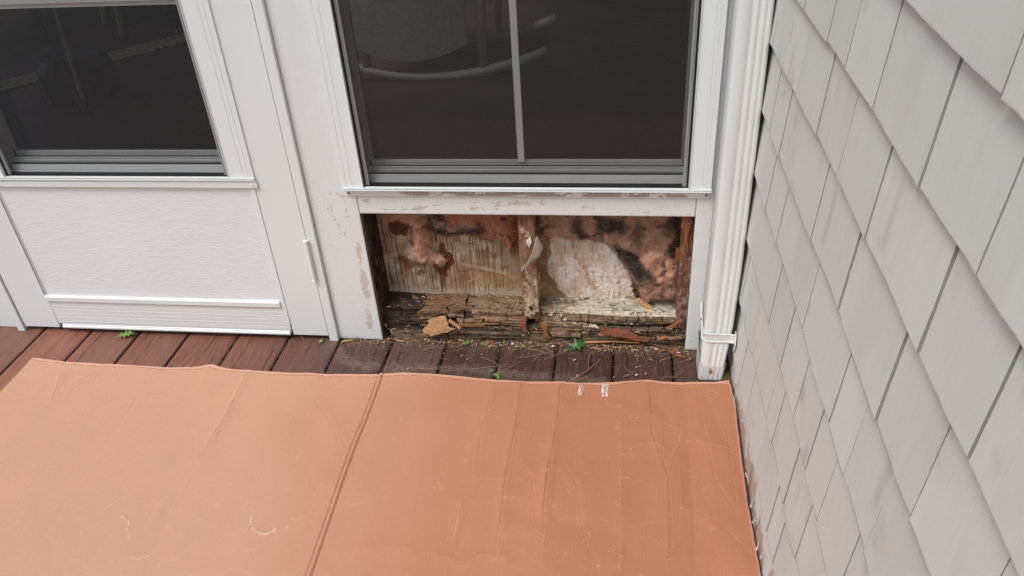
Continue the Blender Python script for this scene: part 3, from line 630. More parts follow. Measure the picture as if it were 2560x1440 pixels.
base = mixc(base, (.04, .025, .02), sstep(.30, .36, Z + (mid - .5) * .05) * leftbay * .75)
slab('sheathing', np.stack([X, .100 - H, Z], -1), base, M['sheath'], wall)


def rot_block(name, x0, x1, z0, z1, y0, y1, top, front, seed, crack_at=(), lift=0., layers=3., rag=.006, end_taper=.0, label=None, moss=None, zfun=None, top2=None):
    """decayed timber: top face and broken front face in one sheet; crossing checks at the given x"""
    step = .0016
    L1 = abs(y1 - y0); L2 = z1 - z0
    s = np.linspace(0, L1 + L2, max(12, int((L1 + L2) / step))); xs = np.linspace(x0, x1, max(12, int((x1 - x0) / step)))
    XX, S = np.meshgrid(xs, s, indexing='ij')
    e0 = (fbm(S * 60, S * 0 + seed, seed, 3) - .5) * rag; e1 = (fbm(S * 60, S * 0 + seed + 4, seed + 1, 3) - .5) * rag
    t = (XX - x0) / (x1 - x0); XX = XX + e0 * (1 - t) * 2 + e1 * t * 2
    topm = S < L1
    v = S - L1
    n1 = fbm(XX * 22, S * 160, seed + 2, 4); n2 = fbm(XX * 55, S * 60, seed + 3, 4); st = fbm(XX * 9, S * 95 * layers / 3, seed + 6, 3)
    step_h = np.floor(st * 9) / 9
    dep = (step_h - .5) * .017 + (n2 - .5) * .006
    edge = np.exp(-np.abs(v) / .004)
    Y = np.where(topm, y1 - S, y0) ; Z = np.where(topm, z1, z1 - v)
    ztop = (n2 - .5) * .005 + (fbm(XX * 12, S * 12, seed + 9, 2) - .5) * .006
    Z = Z + np.where(topm, ztop, ztop * np.exp(-np.clip(v, 0, 1) / .01)) - edge * .002 + lift
    Y = Y + np.where(topm, 0, -dep) + edge * .003 * topm
    if zfun is not None: Z = Z + zfun(XX)
    tc = cfull(S.shape, top)
    if top2 is not None: tc = mixc(tc, top2[0], sstep(top2[1] - .03, top2[1] + .03, XX + (fbm(XX * 40, S * 40, 47, 4) - .5) * .12))
    col = np.where(topm[..., None], tc, cfull(S.shape, front))
    col = col * (.40 + .76 * n1)[..., None]
    col = mixc(col, np.array(front) * .28, sstep(.54, .72, n2) * .6 * (~topm))
    col = mixc(col, np.array(top) * .35, sstep(.60, .74, fbm(XX * 40, S * 40, seed + 14, 4)) * .7 * topm)
    col = mixc(col, (.03, .02, .015), sstep(.62, .72, fbm(XX * 14, S * 300, seed + 15, 3)) * .8 * (~topm))
    # gaps between the layers
    gap = sstep(.030, .0, np.abs(st * 9 - np.floor(st * 9) - .5) - .47) * (~topm)
    col = mixc(col, (.02, .012, .009), sstep(.475, .5, np.abs(st * 9 - np.floor(st * 9) - .5)) * (~topm) * .8)
    for c, w, l0, l1 in crack_at:
        d = np.abs(XX - c - (fbm(S * 90, S * 0 + c * 100, seed + 20, 3) - .5) * .009)
        fr = S / (L1 + L2)
        mk = sstep(w, w * .3, d) * (fr > l0) * (fr < l1)
        Y = Y + mk * .006 * (~topm); Z = Z - mk * .004 * topm
        col = mixc(col, (.018, .010, .007), mk * .95)
    if moss is not None:
        mz = sstep(moss[1], moss[1] + .08, n2 * .5 + fbm(XX * 120, S * 120, seed + 31, 3) * .5)
        col = mixc(col, moss[0], mz * .8)
    o = slab(name, np.stack([XX, Y, Z], -1), col, M['rot'], wall, (0, .006, -.002), skirt_col=(.05, .03, .02))
    if label: o['label'] = label
    return o


TAN, OCH, GRY, BLK, RED = (.30, .205, .125), (.33, .20, .11), (.14, .10, .07), (.045, .034, .028), (.25, .085, .035)
PALE = (.60, .53, .40)
BROWN = (.24, .14, .08)
# dark bed behind all the broken pieces
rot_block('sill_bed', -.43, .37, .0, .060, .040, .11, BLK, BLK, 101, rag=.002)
# lowest log, grey and weathered
rot_block('sill_log', -.40, -.255, -.002, .030, .012, .06, BLK, (.23, .165, .10), 103, [(-.35, .001, .3, 1)], rag=.02)
rot_block('sill_log', -.262, -.035, -.002, .040, .015, .06, GRY, (.15, .105, .070), 105, [(-.20, .0012, .4, .8), (-.12, .001, .3, .7)], rag=.01)
rot_block('sill_log', -.048, .10, -.006, .044, .016, .06, GRY, (.20, .135, .085), 107, [(.03, .001, .4, 1), (.09, .0015, .3, .9)], rag=.01)
rot_block('sill_log', .09, .36, -.008, .046, .018, .06, GRY, (.19, .13, .085), 109, [(.17, .001, .3, .6), (.27, .0014, .2, 1)], rag=.01)
# left end: black decayed layers
rot_block('plate_piece', -.425, -.315, .060, .088, .030, .105, (.05, .038, .032), (.075, .055, .045), 111, [(-.37, .002, .2, 1)], rag=.01)
rot_block('plate_piece', -.42, -.312, .030, .060, .022, .09, BLK, (.07, .05, .042), 113, [(-.35, .0015, .2, 1)], rag=.014)
rot_block('plate_piece', -.316, -.236, .036, .056, .020, .08, BLK, (.115, .075, .055), 115, [(-.265, .002, .3, 1)], rag=.012)
# middle-left blocks, tan
rot_block('plate_piece', -.322, -.247, .060, .084, .024, .10, BROWN, (.25, .155, .09), 117, [(-.29, .001, .6, 1)], rag=.012)
rot_block('plate_piece', -.245, -.204, .062, .086, .022, .10, (.25, .15, .09), (.34, .235, .15), 119, rag=.006)
rot_block('plate_piece', -.199, -.180, .058, .084, .026, .095, BROWN, (.085, .06, .048), 121, rag=.004)
rot_block('plate_piece', -.222, -.153, .043, .060, .012, .06, OCH, (.38, .21, .10), 123, [(-.204, .0014, 0, 1)], rag=.012)
rot_block('plate_piece', -.178, -.050, .064, .086, .022, .105, (.29, .20, .125), (.36, .235, .14), 125, [(-.135, .0011, .5, 1), (-.09, .0009, .45, 1)], rag=.006)
rot_block('plate_piece', -.152, -.112, .050, .066, .017, .06, OCH, (.32, .18, .10), 127, rag=.010)
rot_block('plate_piece', -.114, -.048, .046, .064, .016, .06, OCH, (.30, .175, .10), 129, rag=.006)
# right bay plate: scraped pale top, cracked front
CR = [(-.005, .0011, .58, .80), (.010, .0012, .6, .85), (.035, .0013, .58, .80), (.052, .0014, .75, .97), (.075, .0011, .56, .8), (.10, .0012, .7, 1), (.118, .0014, .57, 1), (.155, .0011, .62, .9), (.178, .0010, .75, .95), (.215, .0011, .8, .95), (.243, .0016, .6, .98), (.262, .0016, .55, .95), (.30, .001, .7, .9)]
rot_block('plate_piece', -.018, .345, .056, .085, .026, .102, (.42, .355, .25), (.31, .215, .13), 131, CR, rag=.004, layers=2, moss=((.62, .56, .46), .615), top2=((.66, .60, .50), .075))
rot_block('plate_piece', .0, .118, .045, .058, .022, .06, TAN, (.32, .23, .14), 135, CR[2:7], rag=.01, layers=2, moss=(PALE, .60))
rot_block('plate_piece', .018, .102, .020, .043, .012, .06, OCH, (.33, .22, .13), 137, [], rag=.012)
rot_block('plate_piece', .105, .145, .030, .050, .018, .06, PALE, (.50, .47, .42), 139, [], rag=.010, label='grey crusty lump of filler stuck on the rotten plate')
rot_block('plate_piece', .30, .36, .02, .05, .020, .08, BLK, (.10, .06, .045), 141, [], rag=.01)


def chip_mesh(poly, c3, col, th=.0022, plane='xz', bend=.003, seed=0):
    """thin broken splinter with a ragged outline: poly in local 2D, origin c3"""
    mb = MB()
    pts = []
    n = len(poly)
    for i in range(n):
        a = poly[i]; b = poly[(i + 1) % n]
        for q in (0, .33, .67):
            j = 0 if q == 0 else (random.random() - .5) * .12
            px = a[0] + (b[0] - a[0]) * q - (b[1] - a[1]) * j; py = a[1] + (b[1] - a[1]) * q + (b[0] - a[0]) * j
            pts.append((px, py))
    cx = sum(p[0] for p in pts) / len(pts); cy = sum(p[1] for p in pts) / len(pts)
    R = max(math.hypot(p[0] - cx, p[1] - cy) for p in pts)
    def P(px, py, up):
        w = bend * math.sin(((px - cx) / R) * 2.2 + seed) + up
        return (c3[0] + px, c3[1] - w, c3[2] + py) if plane == 'xz' else (c3[0] + px, c3[1] + py, c3[2] + w)
    m = len(pts); vs = []; cs = []
    for up in (th, 0):
        for f in (1, .55):
            for p in pts:
                vs.append(P(cx + (p[0] - cx) * f, cy + (p[1] - cy) * f, up + (th * .3 if f < 1 and up else 0)))
                k = .75 + .5 * random.random(); cs.append(tuple(min(1, c * k) for c in col))
        vs.append(P(cx, cy, up + (th * .2 if up else 0))); cs.append(col)
    K = 2 * m + 1; fs = []
    for i in range(m):
        j = (i + 1) % m
        fs += [(i, j, m + j, m + i), (m + i, m + j, 2 * m), (K + j, K + i, K + m + i, K + m + j), (K + m + j, K + m + i, K + 2 * m), (j, i, K + i, K + j)]
    mb.add(vs, fs); mb.c = cs
    return mb


def local(poly):
    cx = sum(p[0] for p in poly) / len(poly); cy = sum(p[1] for p in poly) / len(poly)
    return [(p[0] - cx, p[1] - cy) for p in poly], cx, cy


def xz_chip(name, poly, y, col, label, cat, th=.003, lean=.35, bend=.003):
    lp, cx, cz = local(poly)
    o = chip_mesh(lp, (0, 0, 0), col, th, 'xz', bend, len(poly)).build(name, M['chip'], None, colors=True)
    o.location = (cx, y, cz); o.rotation_euler = (-lean, 0, 0)
    if cat: tag(o, label, cat)
    else:
        o.parent = wall
        if label: o['label'] = label
    return o


xz_chip('wood_chip', BIG_CHIP, .004, (.38, .215, .10), 'large pale orange wood slab leaning on the rotten sill at left', 'wood chip', .005, .45)
mb = MB(); a, b = ROD_CHIP
mb.tube([(a[0], .002, a[1] + .001), ((a[0] + b[0]) / 2, .0, (a[1] + b[1]) / 2), (b[0], -.004, b[1])], .0055, 5, .8)
mb.c = [(.42, .24, .12)] * len(mb.v)
tag(mb.build('wood_chip', M['chip'], None, colors=True), 'short brown wood stick lying across the big orange slab', 'wood chip')
xz_chip('wood_chip', RED_SPLINTER, .004, (.22, .075, .035), 'long rust red splinter hanging on the sill at right', 'wood chip', .005, .3)
xz_chip('wood_chip', SHAVING, .062, (.46, .25, .10), 'curled orange shaving on the pale plate beside the pink insulation', 'wood chip', .003, .5)
xz_chip('wood_fibre', STUD_FIBRE, .012, (.26, .10, .045), 'rust brown torn wood fibre', None, .006, .1)
xz_chip('wood_fibre', STUD_FIBRE2, .012, (.22, .08, .04), 'rust brown torn wood fibre', None, .004, .1)
xz_chip('filler_patch', WHITE_PATCH_STUD, .0195, (.66, .62, .53), 'cream filler patch on the stud', None, .001, 0, 0)
xz_chip('wood_fibre', [(.330, .388), (.352, .386), (.356, .36), (.350, .33), (.352, .28), (.342, .275), (.340, .33), (.33, .35)], .022, (.22, .09, .045), 'split orange fibre', None, .004, .0)
xz_chip('wood_fibre', [(.31, .056), (.322, .05), (.34, .075), (.352, .085), (.345, .09), (.33, .07)], .014, (.30, .12, .06), None, None, .003, .0)
xz_chip('wood_fibre', [(.29, .030), (.35, .034), (.352, .030), (.29, .026)], .010, (.40, .20, .10), None, None, .003, .0)
xz_chip('wood_chip', [(-.235, .092), (-.19, .104), (-.187, .100), (-.228, .086)], .02, (.17, .10, .06), 'dark narrow splinter on top of the left plate', 'wood chip', .003, .3)

# ------------------------------------------------------------------ fibreglass insulation
FC = {'pink': (.78, .48, .34), 'pale pink': (.80, .56, .42), 'red': (.55, .25, .15), 'brown': (.54, .34, .235), 'tan': (.52, .38, .27), 'mould': (.06, .053, .048), 'pale': (.60, .54, .46)}


def tuft_colour(X, Z):
    """which fibres lie where: colours of the wads, blended along warped borders"""
    wx = (fbm(X * 38, Z * 38, 501, 4) - .5) * .034; wz = (fbm(X * 38, Z * 38, 502, 4) - .5) * .034
    Xw, Zw = X + wx, Z + wz
    acc = cfull(X.shape, FC['brown']) * .02; ws = np.full(X.shape, .02)
    for pts, r, cn, dn in TUFTS:
        d = seg_dist(Xw, Zw, pts) / (r * .95)
        w = np.exp(-d * d * 1.6) * (1.9 if cn == 'mould' else 1.0)
        acc += w[..., None] * np.array(FC[cn]); ws += w
    c = acc / ws[..., None]
    n = fbm(X * 70 + wx * 500, Z * 160 + wz * 900, 503, 4)
    c = c * (.62 + .76 * n)[..., None]
    m = fbm(X * 60 + 4, Z * 60, 504, 4)
    c = mixc(c, (.07, .055, .048), sstep(.60, .72, m) * .75)
    c = mixc(c, (.66, .50, .40), sstep(.66, .80, fbm(X * 220 + wx * 900, Z * 80 + wz * 900, 505, 3)) * .35)
    return c


def insulation_wad(name, poly, label, seed, n_str, y0=.094):
    xs = [p[0] for p in poly]; zs = [p[1] for p in poly]
    X, Z = gridxz(min(xs) - .01, max(xs) + .01, min(zs) - .01, max(zs) + .01, .0016)
    d = sdf(X, Z, poly) + (fbm(X * 90, Z * 90, seed, 4) - .5) * .016
    bulge = sstep(0, .030, -d)
    Y = y0 - .030 * bulge - (fbm(X * 42, Z * 42, seed + 1, 3) - .35) * .026 * bulge - (fbm(X * 130, Z * 130, seed + 2, 2) - .5) * .004
    Y = np.clip(Y, .024, .097)
    C = tuft_colour(X, Z)
    keep = d < 0
    n, m = X.shape; idx = np.arange(n * m).reshape(n, m)
    q = np.stack([idx[:-1, :-1], idx[1:, :-1], idx[1:, 1:], idx[:-1, 1:]], -1)
    ok = keep[:-1, :-1] & keep[1:, :-1] & keep[1:, 1:] & keep[:-1, 1:]
    q = q[ok]
    V = np.stack([X, Y, Z], -1).reshape(-1, 3); CC_ = C.reshape(-1, 3)
    # fibres follow a swirling field over the wad
    cand = np.argwhere(keep); pick = cand[rng.randint(0, len(cand), n_str)]
    px_, pz_, py_ = X[pick[:, 0], pick[:, 1]], Z[pick[:, 0], pick[:, 1]], Y[pick[:, 0], pick[:, 1]]
    long_ = rng.rand(n_str) < .02
    ang = fbm(px_ * 22, pz_ * 22, seed + 5, 3) * 18 + rng.normal(size=n_str) * .35
    ln = np.where(long_, .018 + rng.rand(n_str) * .022, .004 + rng.rand(n_str) * .008)
    w = np.where(long_, .00022, .00014 + rng.rand(n_str) ** 3 * .00060)
    curl = rng.normal(size=n_str) * np.where(long_, 1.3, 2.0)
    c0 = C[pick[:, 0], pick[:, 1]] * (.85 + .5 * rng.rand(n_str))[:, None] + .012
    c0 = np.where(long_[:, None], c0 * .5 + np.array((.62, .46, .36)) * .5, c0)
    rise = rng.rand(n_str) * .30
    P = np.stack([px_ + rng.normal(size=n_str) * .0015, py_ - .0006, pz_ + rng.normal(size=n_str) * .0015], -1)
    SEG = 5; pv = []; a = ang.copy()
    for k in range(SEG + 1):
        ww = w * (1 - .65 * k / SEG)
        nx, nz = -np.sin(a), np.cos(a)
        pv.append(np.stack([P[:, 0] + nx * ww, P[:, 1], P[:, 2] + nz * ww], -1)); pv.append(np.stack([P[:, 0] - nx * ww, P[:, 1] + ww * .5, P[:, 2] - nz * ww], -1))
        a = a + curl / SEG; st = ln / SEG
        P = P + np.stack([np.cos(a) * st, -rise * st * .8, np.sin(a) * st], -1)
        P[:, 0] = np.clip(P[:, 0], -.416, .352); P[:, 1] = np.clip(P[:, 1], .004, .097); P[:, 2] = np.minimum(P[:, 2], .44)
    pv = np.stack(pv, 1)                                  # n, 2(SEG+1), 3
    base = len(V) + np.arange(n_str)[:, None] * (2 * (SEG + 1))
    qs = np.concatenate([np.stack([base[:, 0] + 2 * k, base[:, 0] + 2 * k + 1, base[:, 0] + 2 * k + 3, base[:, 0] + 2 * k + 2], -1) for k in range(SEG)], 0)
    V = np.r_[V, pv.reshape(-1, 3)]; CC_ = np.r_[CC_, np.repeat(c0, 2 * (SEG + 1), 0)]; q = np.r_[q, qs]
    used = np.zeros(len(V), bool); used[q.ravel()] = True; remap = np.cumsum(used) - 1
    V, CC_, q = V[used], CC_[used], remap[q]
    me = bpy.data.meshes.new(name)
    me.vertices.add(len(V)); me.vertices.foreach_set("co", V.ravel().astype(np.float32))
    me.loops.add(q.size); me.loops.foreach_set("vertex_index", q.ravel().astype(np.int32))
    me.polygons.add(len(q)); me.polygons.foreach_set("loop_start", (np.arange(len(q)) * 4).astype(np.int32))
    me.update(calc_edges=True)
    at = me.color_attributes.new("Col", 'FLOAT_COLOR', 'POINT')
    at.data.foreach_set("color", np.c_[np.clip(CC_, 0, 1), np.ones(len(CC_))].astype(np.float32).ravel())
    return tag(finish(name, me, M['fluff'], None, True), label, 'insulation')


insulation_wad('insulation', WAD_LEFT, 'tuft of pink and grey fibreglass drooping over the left sheathing', 511, 9000)
insulation_wad('insulation', WAD_MID, 'red-pink and black fibreglass at the top of the opening left of the stud', 521, 9000)
insulation_wad('insulation', WAD_RIGHT, 'brown fibreglass hanging across the top of the right bay', 531, 15000)
insulation_wad('insulation', WAD_LOW, 'pink fibreglass wad with black mould in the lower right bay', 541, 9000)
lp, cx, cz = local(PALE_SHRED)
mb = chip_mesh(lp, (0, 0, 0), (.48, .43, .36), .0012, 'xz', .006, 2)
o = mb.build('insulation_shred', M['fluff'], None, colors=True, smooth=True); o.location = (cx, .012, cz)
tag(o, 'pale translucent shred of insulation clinging to the middle stud', 'insulation')

# ------------------------------------------------------------------ storm window and storm door
def window_unit(root, x0, x1, zb, zt, track, gx, screen, muntin=None, rail=None):
    """x0..x1: clear opening between the tracks; zb: underside of the sill flange ridge"""
    (a0, a1), (b0, b1) = track
    def track_prof(p0, p1, grooves):
        pr = [(p0, .004), (p0, -.010)]
        for g in grooves: pr += [(g - .0007, -.010), (g - .0005, -.0092), (g + .0005, -.0092), (g + .0007, -.010)]
        return pr + [(p1 - .0012, -.010), (p1 - .0012, -.0125), (p1, -.0125), (p1, .004)] if p1 < (x0 + x1) / 2 else \
            [(p0, .004), (p0, -.0125), (p0 + .0012, -.0125), (p0 + .0012, -.010)] + pr[2:] + [(p1, -.010), (p1, .004)]
    for (p0, p1), g in (((a0, a1), gx[0]), ((b0, b1), gx[1])):
        mb = MB(); mb.prism_z(track_prof(p0, p1, g)[::-1], zb + .0085, zt); mb.build('side_track', M['vinyl'], root)
    z = zb
    mb = MB(); mb.prism_x([(.01, z), (-.013, z), (-.015, z + .0015), (-.015, z + .0035), (-.012, z + .0042), (-.012, z + .0055), (-.0145, z + .0062), (-.0145, z + .0078), (.01, z + .0078)][::-1], a0 - .001, b1 + .001)
    mb.build('sill_ridge', M['vinyl'], root)
    # gasket lines and screen frame
    mb = MB()
    mb.box(a1 + .0002, a1 + .004, -.004, .05, zb + .008, zt); mb.box(b0 - .004, b0 - .0002, -.004, .05, zb + .008, zt)
    mb.box(a1, b0, -.0045, .012, zb + .0079, zb + .0105)
    mb.build('gasket', M['gasket'], root)
    mb = MB()
    for e0, e1 in ((a1 + .0045, a1 + .0125), (b0 - .0125, b0 - .0045)):
        mb.prism_z([(e0, .006), (e0, -.002), ((e0 + e1) / 2 - .0008, -.003), ((e0 + e1) / 2, -.0015), ((e0 + e1) / 2 + .0008, -.003), (e1, -.002), (e1, .006)][::-1], zb + .011, zt)
    mb.build('screen_frame', M['frame_grey'], root)
    mb = MB(); mb.add([(a1 + .0125, .004, zb + .011), (b0 - .0125, .004, zb + .011), (b0 - .0125, .004, zt), (a1 + .0125, .004, zt)], [(0, 1, 2, 3)])
    mb.build('screen', M[screen], root)
    # sash behind: stepped bottom rails and sloping sill; z0s = outline height on the face
    k = zb + .0075
    c0, c1 = a1 + .004, b0 - .004
    mb = MB()
    mb.prism_x([(.012, k - .004), (.012, k + .0), (.020, k + .020), (.060, k + .020), (.060, k - .004)][::-1], c0, c1)
    mb.build('window_sill', M['sash'], root)
    mb = MB(); mb.prism_x([(.026, k + .021), (.026, k + .0275), (.028, k + .0285), (.030, k + .0285), (.030, k + .034), (.034, k + .034), (.034, k + .021)][::-1], c0 + .004, c1 - .004)
    mb.build('lower_rail', M['rail'], root)
    mb = MB(); mb.prism_x([(.042, k + .025), (.042, k + .0445), (.056, k + .0445), (.056, k + .025)][::-1], c0 + .008, c1 - .008)
    mb.build('sash_rail', M['rail'], root)
    mb = MB(); mb.box(c0 + .004, c1 - .004, .0343, .0417, k + .021, k + .0332); mb.box(c0 + .004, c1 - .004, .0203, .0257, k + .0202, k + .0222)  # black strips laid in the rail gaps in place of their shade
    mb.build('rail_gap_shade', M['gasket'], root)
    for e0, e1 in ((c0 + .0, c0 + .012), (c1 - .012, c1)):
        mb = MB(); mb.box(e0, e1, .042, .056, k + .0450, zt); mb.box(e0 - .003 if e0 < 0 and e0 < x0 + .1 else e0 + .006, (e0 + .004) if e0 < x0 + .1 else e1 + .003, .012, .0415, k + .02, zt)
        mb.build('sash_stile', M['frame_grey'], root)
    if muntin:
        mb = MB(); mb.box(muntin[0], muntin[1], .036, .0415, k + .0450, zt); mb.build('muntin', M['sash'], root)
    if rail:
        mb = MB(); mb.prism_x([(.028, rail[0]), (.028, rail[0] + .008), (.024, rail[0] + .010), (.024, rail[1]), (.056, rail[1]), (.056, rail[0])][::-1], c0 + .004, c1 - .004); mb.build('meeting_rail', M['sash'], root)
    mb = MB(); mb.add([(c0 + .012, .049, k + .044), (c1 - .012, .049, k + .044), (c1 - .012, .049, zt), (c0 + .012, .049, zt)], [(0, 1, 2, 3)])
    mb.build('window_pane', M['glass'], root)
    mb = MB(); mb.box(a0, b1, -.010, .05, zt, zt + .03); mb.build('head_rail', M['vinyl'], root)


win = thing('window', 'fixed screened window with a centre muntin above the rotted opening', 'window')
window_unit(win, -.40, .34, .4475, 1.92, ((-.447, -.398), (.3395, .388)), ((-.4375, -.424), (.370, .3775)), 'screen', muntin=(-.040, -.0255))


def flange(X, Z, col, h):
    m = fbm(X * 30, Z * 90, 41, 5); m2 = fbm(X * 240, Z * 240, 43, 3)
    t = sstep(.46, .50, m * .75 + m2 * .25 + .055 * sstep(-.32, -.05, X) * sstep(.30, .1, X)) * sstep(-.325, -.30, X) * sstep(.345, .33, X) * sstep(.4295, .4325, Z)
    col = mixc(col, (.33, .26, .22), t * .85); h = h - t * .0004
    return col, h


o = flat_board('sill_flange', -.4455, .387, .4285, .4472, -.004, .006, [], 41, .0013, flange, parent=win)
for sx in (-.438, .3795):
    mb = MB(); mb.cyl((sx, -.004, .4375), (0, -1, 0), .003, .0012, 12, .0004); mb.build('screw', M['rust'], win, smooth=False)

door = thing('storm_door', 'white aluminium storm door with embossed lower panel and half window', 'door')
DY = -.006
# outer frame both sides
mb = MB(); mb.prism_z([(-.5655, .004), (-.5655, -.0095), (-.5648, -.0100), (-.5432, -.0100), (-.5425, -.0093), (-.5425, .004)][::-1], .001, 2.05); mb.build('door_frame', M['door_metal'], door)
mb = MB(); mb.prism_z([(-1.4800, .004), (-1.4800, -.008), (-1.4775, -.011), (-1.4590, -.011), (-1.4575, -.009), (-1.4575, .004)][::-1], .001, 2.05); mb.build('door_frame', M['door_metal'], door)
mb = MB(); mb.box(-1.4799, -.5426, -.009, .02, 2.0501, 2.08); mb.build('door_frame', M['door_metal'], door)
# stiles
mb = MB(); mb.box(-.6655, -.5685, DY, .03, .014, 2.045); mb.build('stile', M['door_metal'], door, bevel=.0012)
mb = MB(); mb.box(-1.4550, -1.3480, DY, .03, .014, 2.045); mb.build('stile', M['door_metal'], door, bevel=.0012)
mb = MB(); mb.box(-1.3475, -.6660, DY + .001, .03, 1.96, 2.045); mb.build('top_rail', M['door_metal'], door, bevel=.0012)
# embossed panel, its bead strips, kick plate
X, Z = gridxz(-1.3475, -.6800, .124, .4515, .006)
slab('embossed_panel', np.stack([X, X * 0 + DY + .002 + (fbm(X * 4, Z * 4, 3, 2) - .5) * .002, Z], -1), cfull(X.shape, (1, 1, 1)), M['emboss'], door, (0, .02, 0))
mb = MB(); mb.prism_z([(-.6800, .003), (-.6800, DY - .0005), (-.6670, DY - .0018), (-.6658, DY - .0002), (-.6658, .003)][::-1], .062, .4515); mb.build('bead_strip', M['door_metal'], door)
mb = MB(); mb.prism_z([(-1.3478, .003), (-1.3478, DY - .0002), (-1.3455, DY - .0018), (-1.3440, DY + .0015), (-1.3440, .003)][::-1], .050, .4515); mb.build('bead_strip', M['door_metal'], door)
mb = MB(); mb.prism_x([(.003, .1035), (DY - .004, .1035), (DY - .0055, .107), (DY - .0055, .119), (DY - .002, .1235), (.003, .1235)][::-1], -1.3475, -.6800); mb.build('kick_rail', M['door_metal'], door)
pr = [(.003, .022)]
for i in range(6):
    zz = .030 + i * .0122; pr += [(DY - .0010, zz), (DY - .0010, zz + .0102), (DY - .0002, zz + .0106), (DY - .0002, zz + .0118)]
pr += [(.003, .1030)]
mb = MB(); mb.prism_x(pr[::-1], -1.3450, -.6690); mb.build('kick_plate', M['kick'], door)
mb = MB(); mb.prism_x([(.01, .0155), (DY - .0045, .0155), (DY - .0055, .018), (DY - .0055, .0215), (DY - .003, .0235), (DY - .003, .0262), (DY - .0012, .0275), (.01, .0275)][::-1], -1.335, -.6725); mb.build('door_sweep', M['door_metal'], door)
mb = MB(); mb.box(-1.346, -.667, DY + .004, .028, .010, .0150); mb.build('sweep_rubber', M['gasket'], door)
mb = MB(); mb.box(-.6805, -.6665, DY - .0012, 0, .050, .0615); mb.build('corner_clip', M['door_metal'], door)
# window of the door
window_unit(door, -1.30, -.725, .4715, 1.95, ((-1.347, -1.305), (-.7225, -.6595)), ((-1.335, -1.325), (-.6835, -.6715)), 'screen_thin', rail=(.868, .90))
mb = MB(); mb.prism_x([(.002, .4522), (DY - .0045, .4522), (DY - .006, .4535), (DY - .006, .469), (DY - .004, .471), (.002, .471)][::-1], -1.347, -.6565); mb.build('sill_flange', M['door_metal'], door)
mb = MB(); mb.cyl((-.668, DY - .006, .4615), (0, -1, 0), .0032, .0012, 12, .0006); mb.build('screw', M['vinyl'], door)
mb = MB(); mb.box(-.5720, -.5620, -.0118, -.0102, .199, .311); h = mb.build('hinge', M['door_metal'], door)
for a, b in ((.2005, .2395), (.2415, .2800), (.2820, .3100)):
    mb = MB(); mb.cyl((-.5668, -.0150, a), (0, 0, 1), .0054, b - a - .001, 14, .0008); mb.build('knuckle', M['door_metal'], h, smooth=False)
mb = MB(); mb.cyl((-.5668, -.0150, .3105), (0, 0, 1), .0063, .002, 14, .001); mb.cyl((-.5668, -.0150, .196), (0, 0, 1), .0060, .002, 14, .001); mb.cyl((-.5668, -.0150, .2398), (0, 0, 1), .0059, .0014, 14, .0); mb.cyl((-.5668, -.0150, .2803), (0, 0, 1), .0059, .0014, 14, .0); mb.build('hinge_cap', M['door_metal'], h)
# black strips set in the leaf and panel gaps in place of their shade
mb = MB(); mb.box(-.5685, -.5656, -.0045, .03, .014, 2.045); mb.box(-1.4574, -1.4551, -.0045, .03, .014, 2.045); mb.box(-1.3500, -1.3479, DY - .0006, -.001, .125, .4515); mb.build('gap_shade_strip', M['gasket'], door)

# ------------------------------------------------------------------ rooms behind the glass
mb = MB(); mb.box(-5, 1.6, .135, 5.2, -.06, -.003); struct(mb.build('room_floor', M['room_floor']))
rw = MB(); rw.box(-5.1, -5, .135, 5.2, -.003, .7); rw.box(-5.1, -5, .135, 5.2, 2.2, 2.6); rw.box(-5.1, -5, .135, 1.2, .7, 2.2); rw.box(-5.1, -5, 4.6, 5.2, .7, 2.2); rw.box(1.6, 1.7, .135, 5.2, -.003, 2.6); rw.box(-5, 1.6, 5.2, 5.3, -.003, 2.6)  # opening in the unseen left wall added to bring daylight into the room
struct(rw.build('room_wall', M['room_wall']))
mb = MB(); mb.box(-5.1, 1.7, .135, 1.0, 2.6, 2.65); mb.box(-5.1, 1.7, 2.6, 5.3, 2.6, 2.65); mb.box(-5.1, -2.3, 1.0, 2.6, 2.6, 2.65); mb.box(-1.5, 1.7, 1.0, 2.6, 2.6, 2.65); struct(mb.build('room_ceiling', M['room_wall']))  # opening in the unseen ceiling added to brighten the chair
# inner lining of the facade, leaving the glazed openings free
mb = MB()
mb.box(-.53, 1.6, .1305, .137, -.003, .44); mb.box(-1.3, -.72, .1305, .137, -.003, .44)
for a, b in ((-5, -1.36), (-.66, -.46), (.40, 1.6)): mb.box(a, b, .1305, .137, .4402, 2.6)
for a, b in ((-1.3598, -.6602), (-.4598, .3998)): mb.box(a, b, .1305, .137, 1.98, 2.6)
struct(mb.build('inner_wall', M['room_wall']))

# rocking chair seen dimly through the screen
rc = thing('rocking_chair', 'pale rocking chair with woven seat, dim behind the screened window', 'chair', (-.70, 2.0, 0))
for yo in (0.0, .52):
    mb = MB(); pts = [(-.62 + 1.16 * t, yo,   .014 + .50 * (t - .52) ** 2) for t in [i / 20 for i in range(21)]]
    mb.tube(pts, .024, 8); mb.build('rocker', M['chair_white'], rc, smooth=True)
for xo, yo, ht in ((-.32, 0, .62), (.24, 0, .62), (-.32, .52, .62), (.24, .52, .62)):
    mb = MB(); mb.tube([(xo, yo, .07), (xo + .02, yo, ht)], .020, 8); mb.build('leg', M['chair_white'], rc, smooth=True)
mb = MB(); mb.box(-.36, .28, -.02, .54, .36, .40); mb.build('seat', M['weave'], rc, bevel=.015)
mb = MB()
X, Z = np.meshgrid(np.linspace(-.36, .20, 16), np.linspace(0, 1, 14), indexing='ij')
U = (X + .08) / .28
zz = .10 + .35 * np.abs(U) ** 3 * 0 + (.08 * U ** 2) + Z * .75
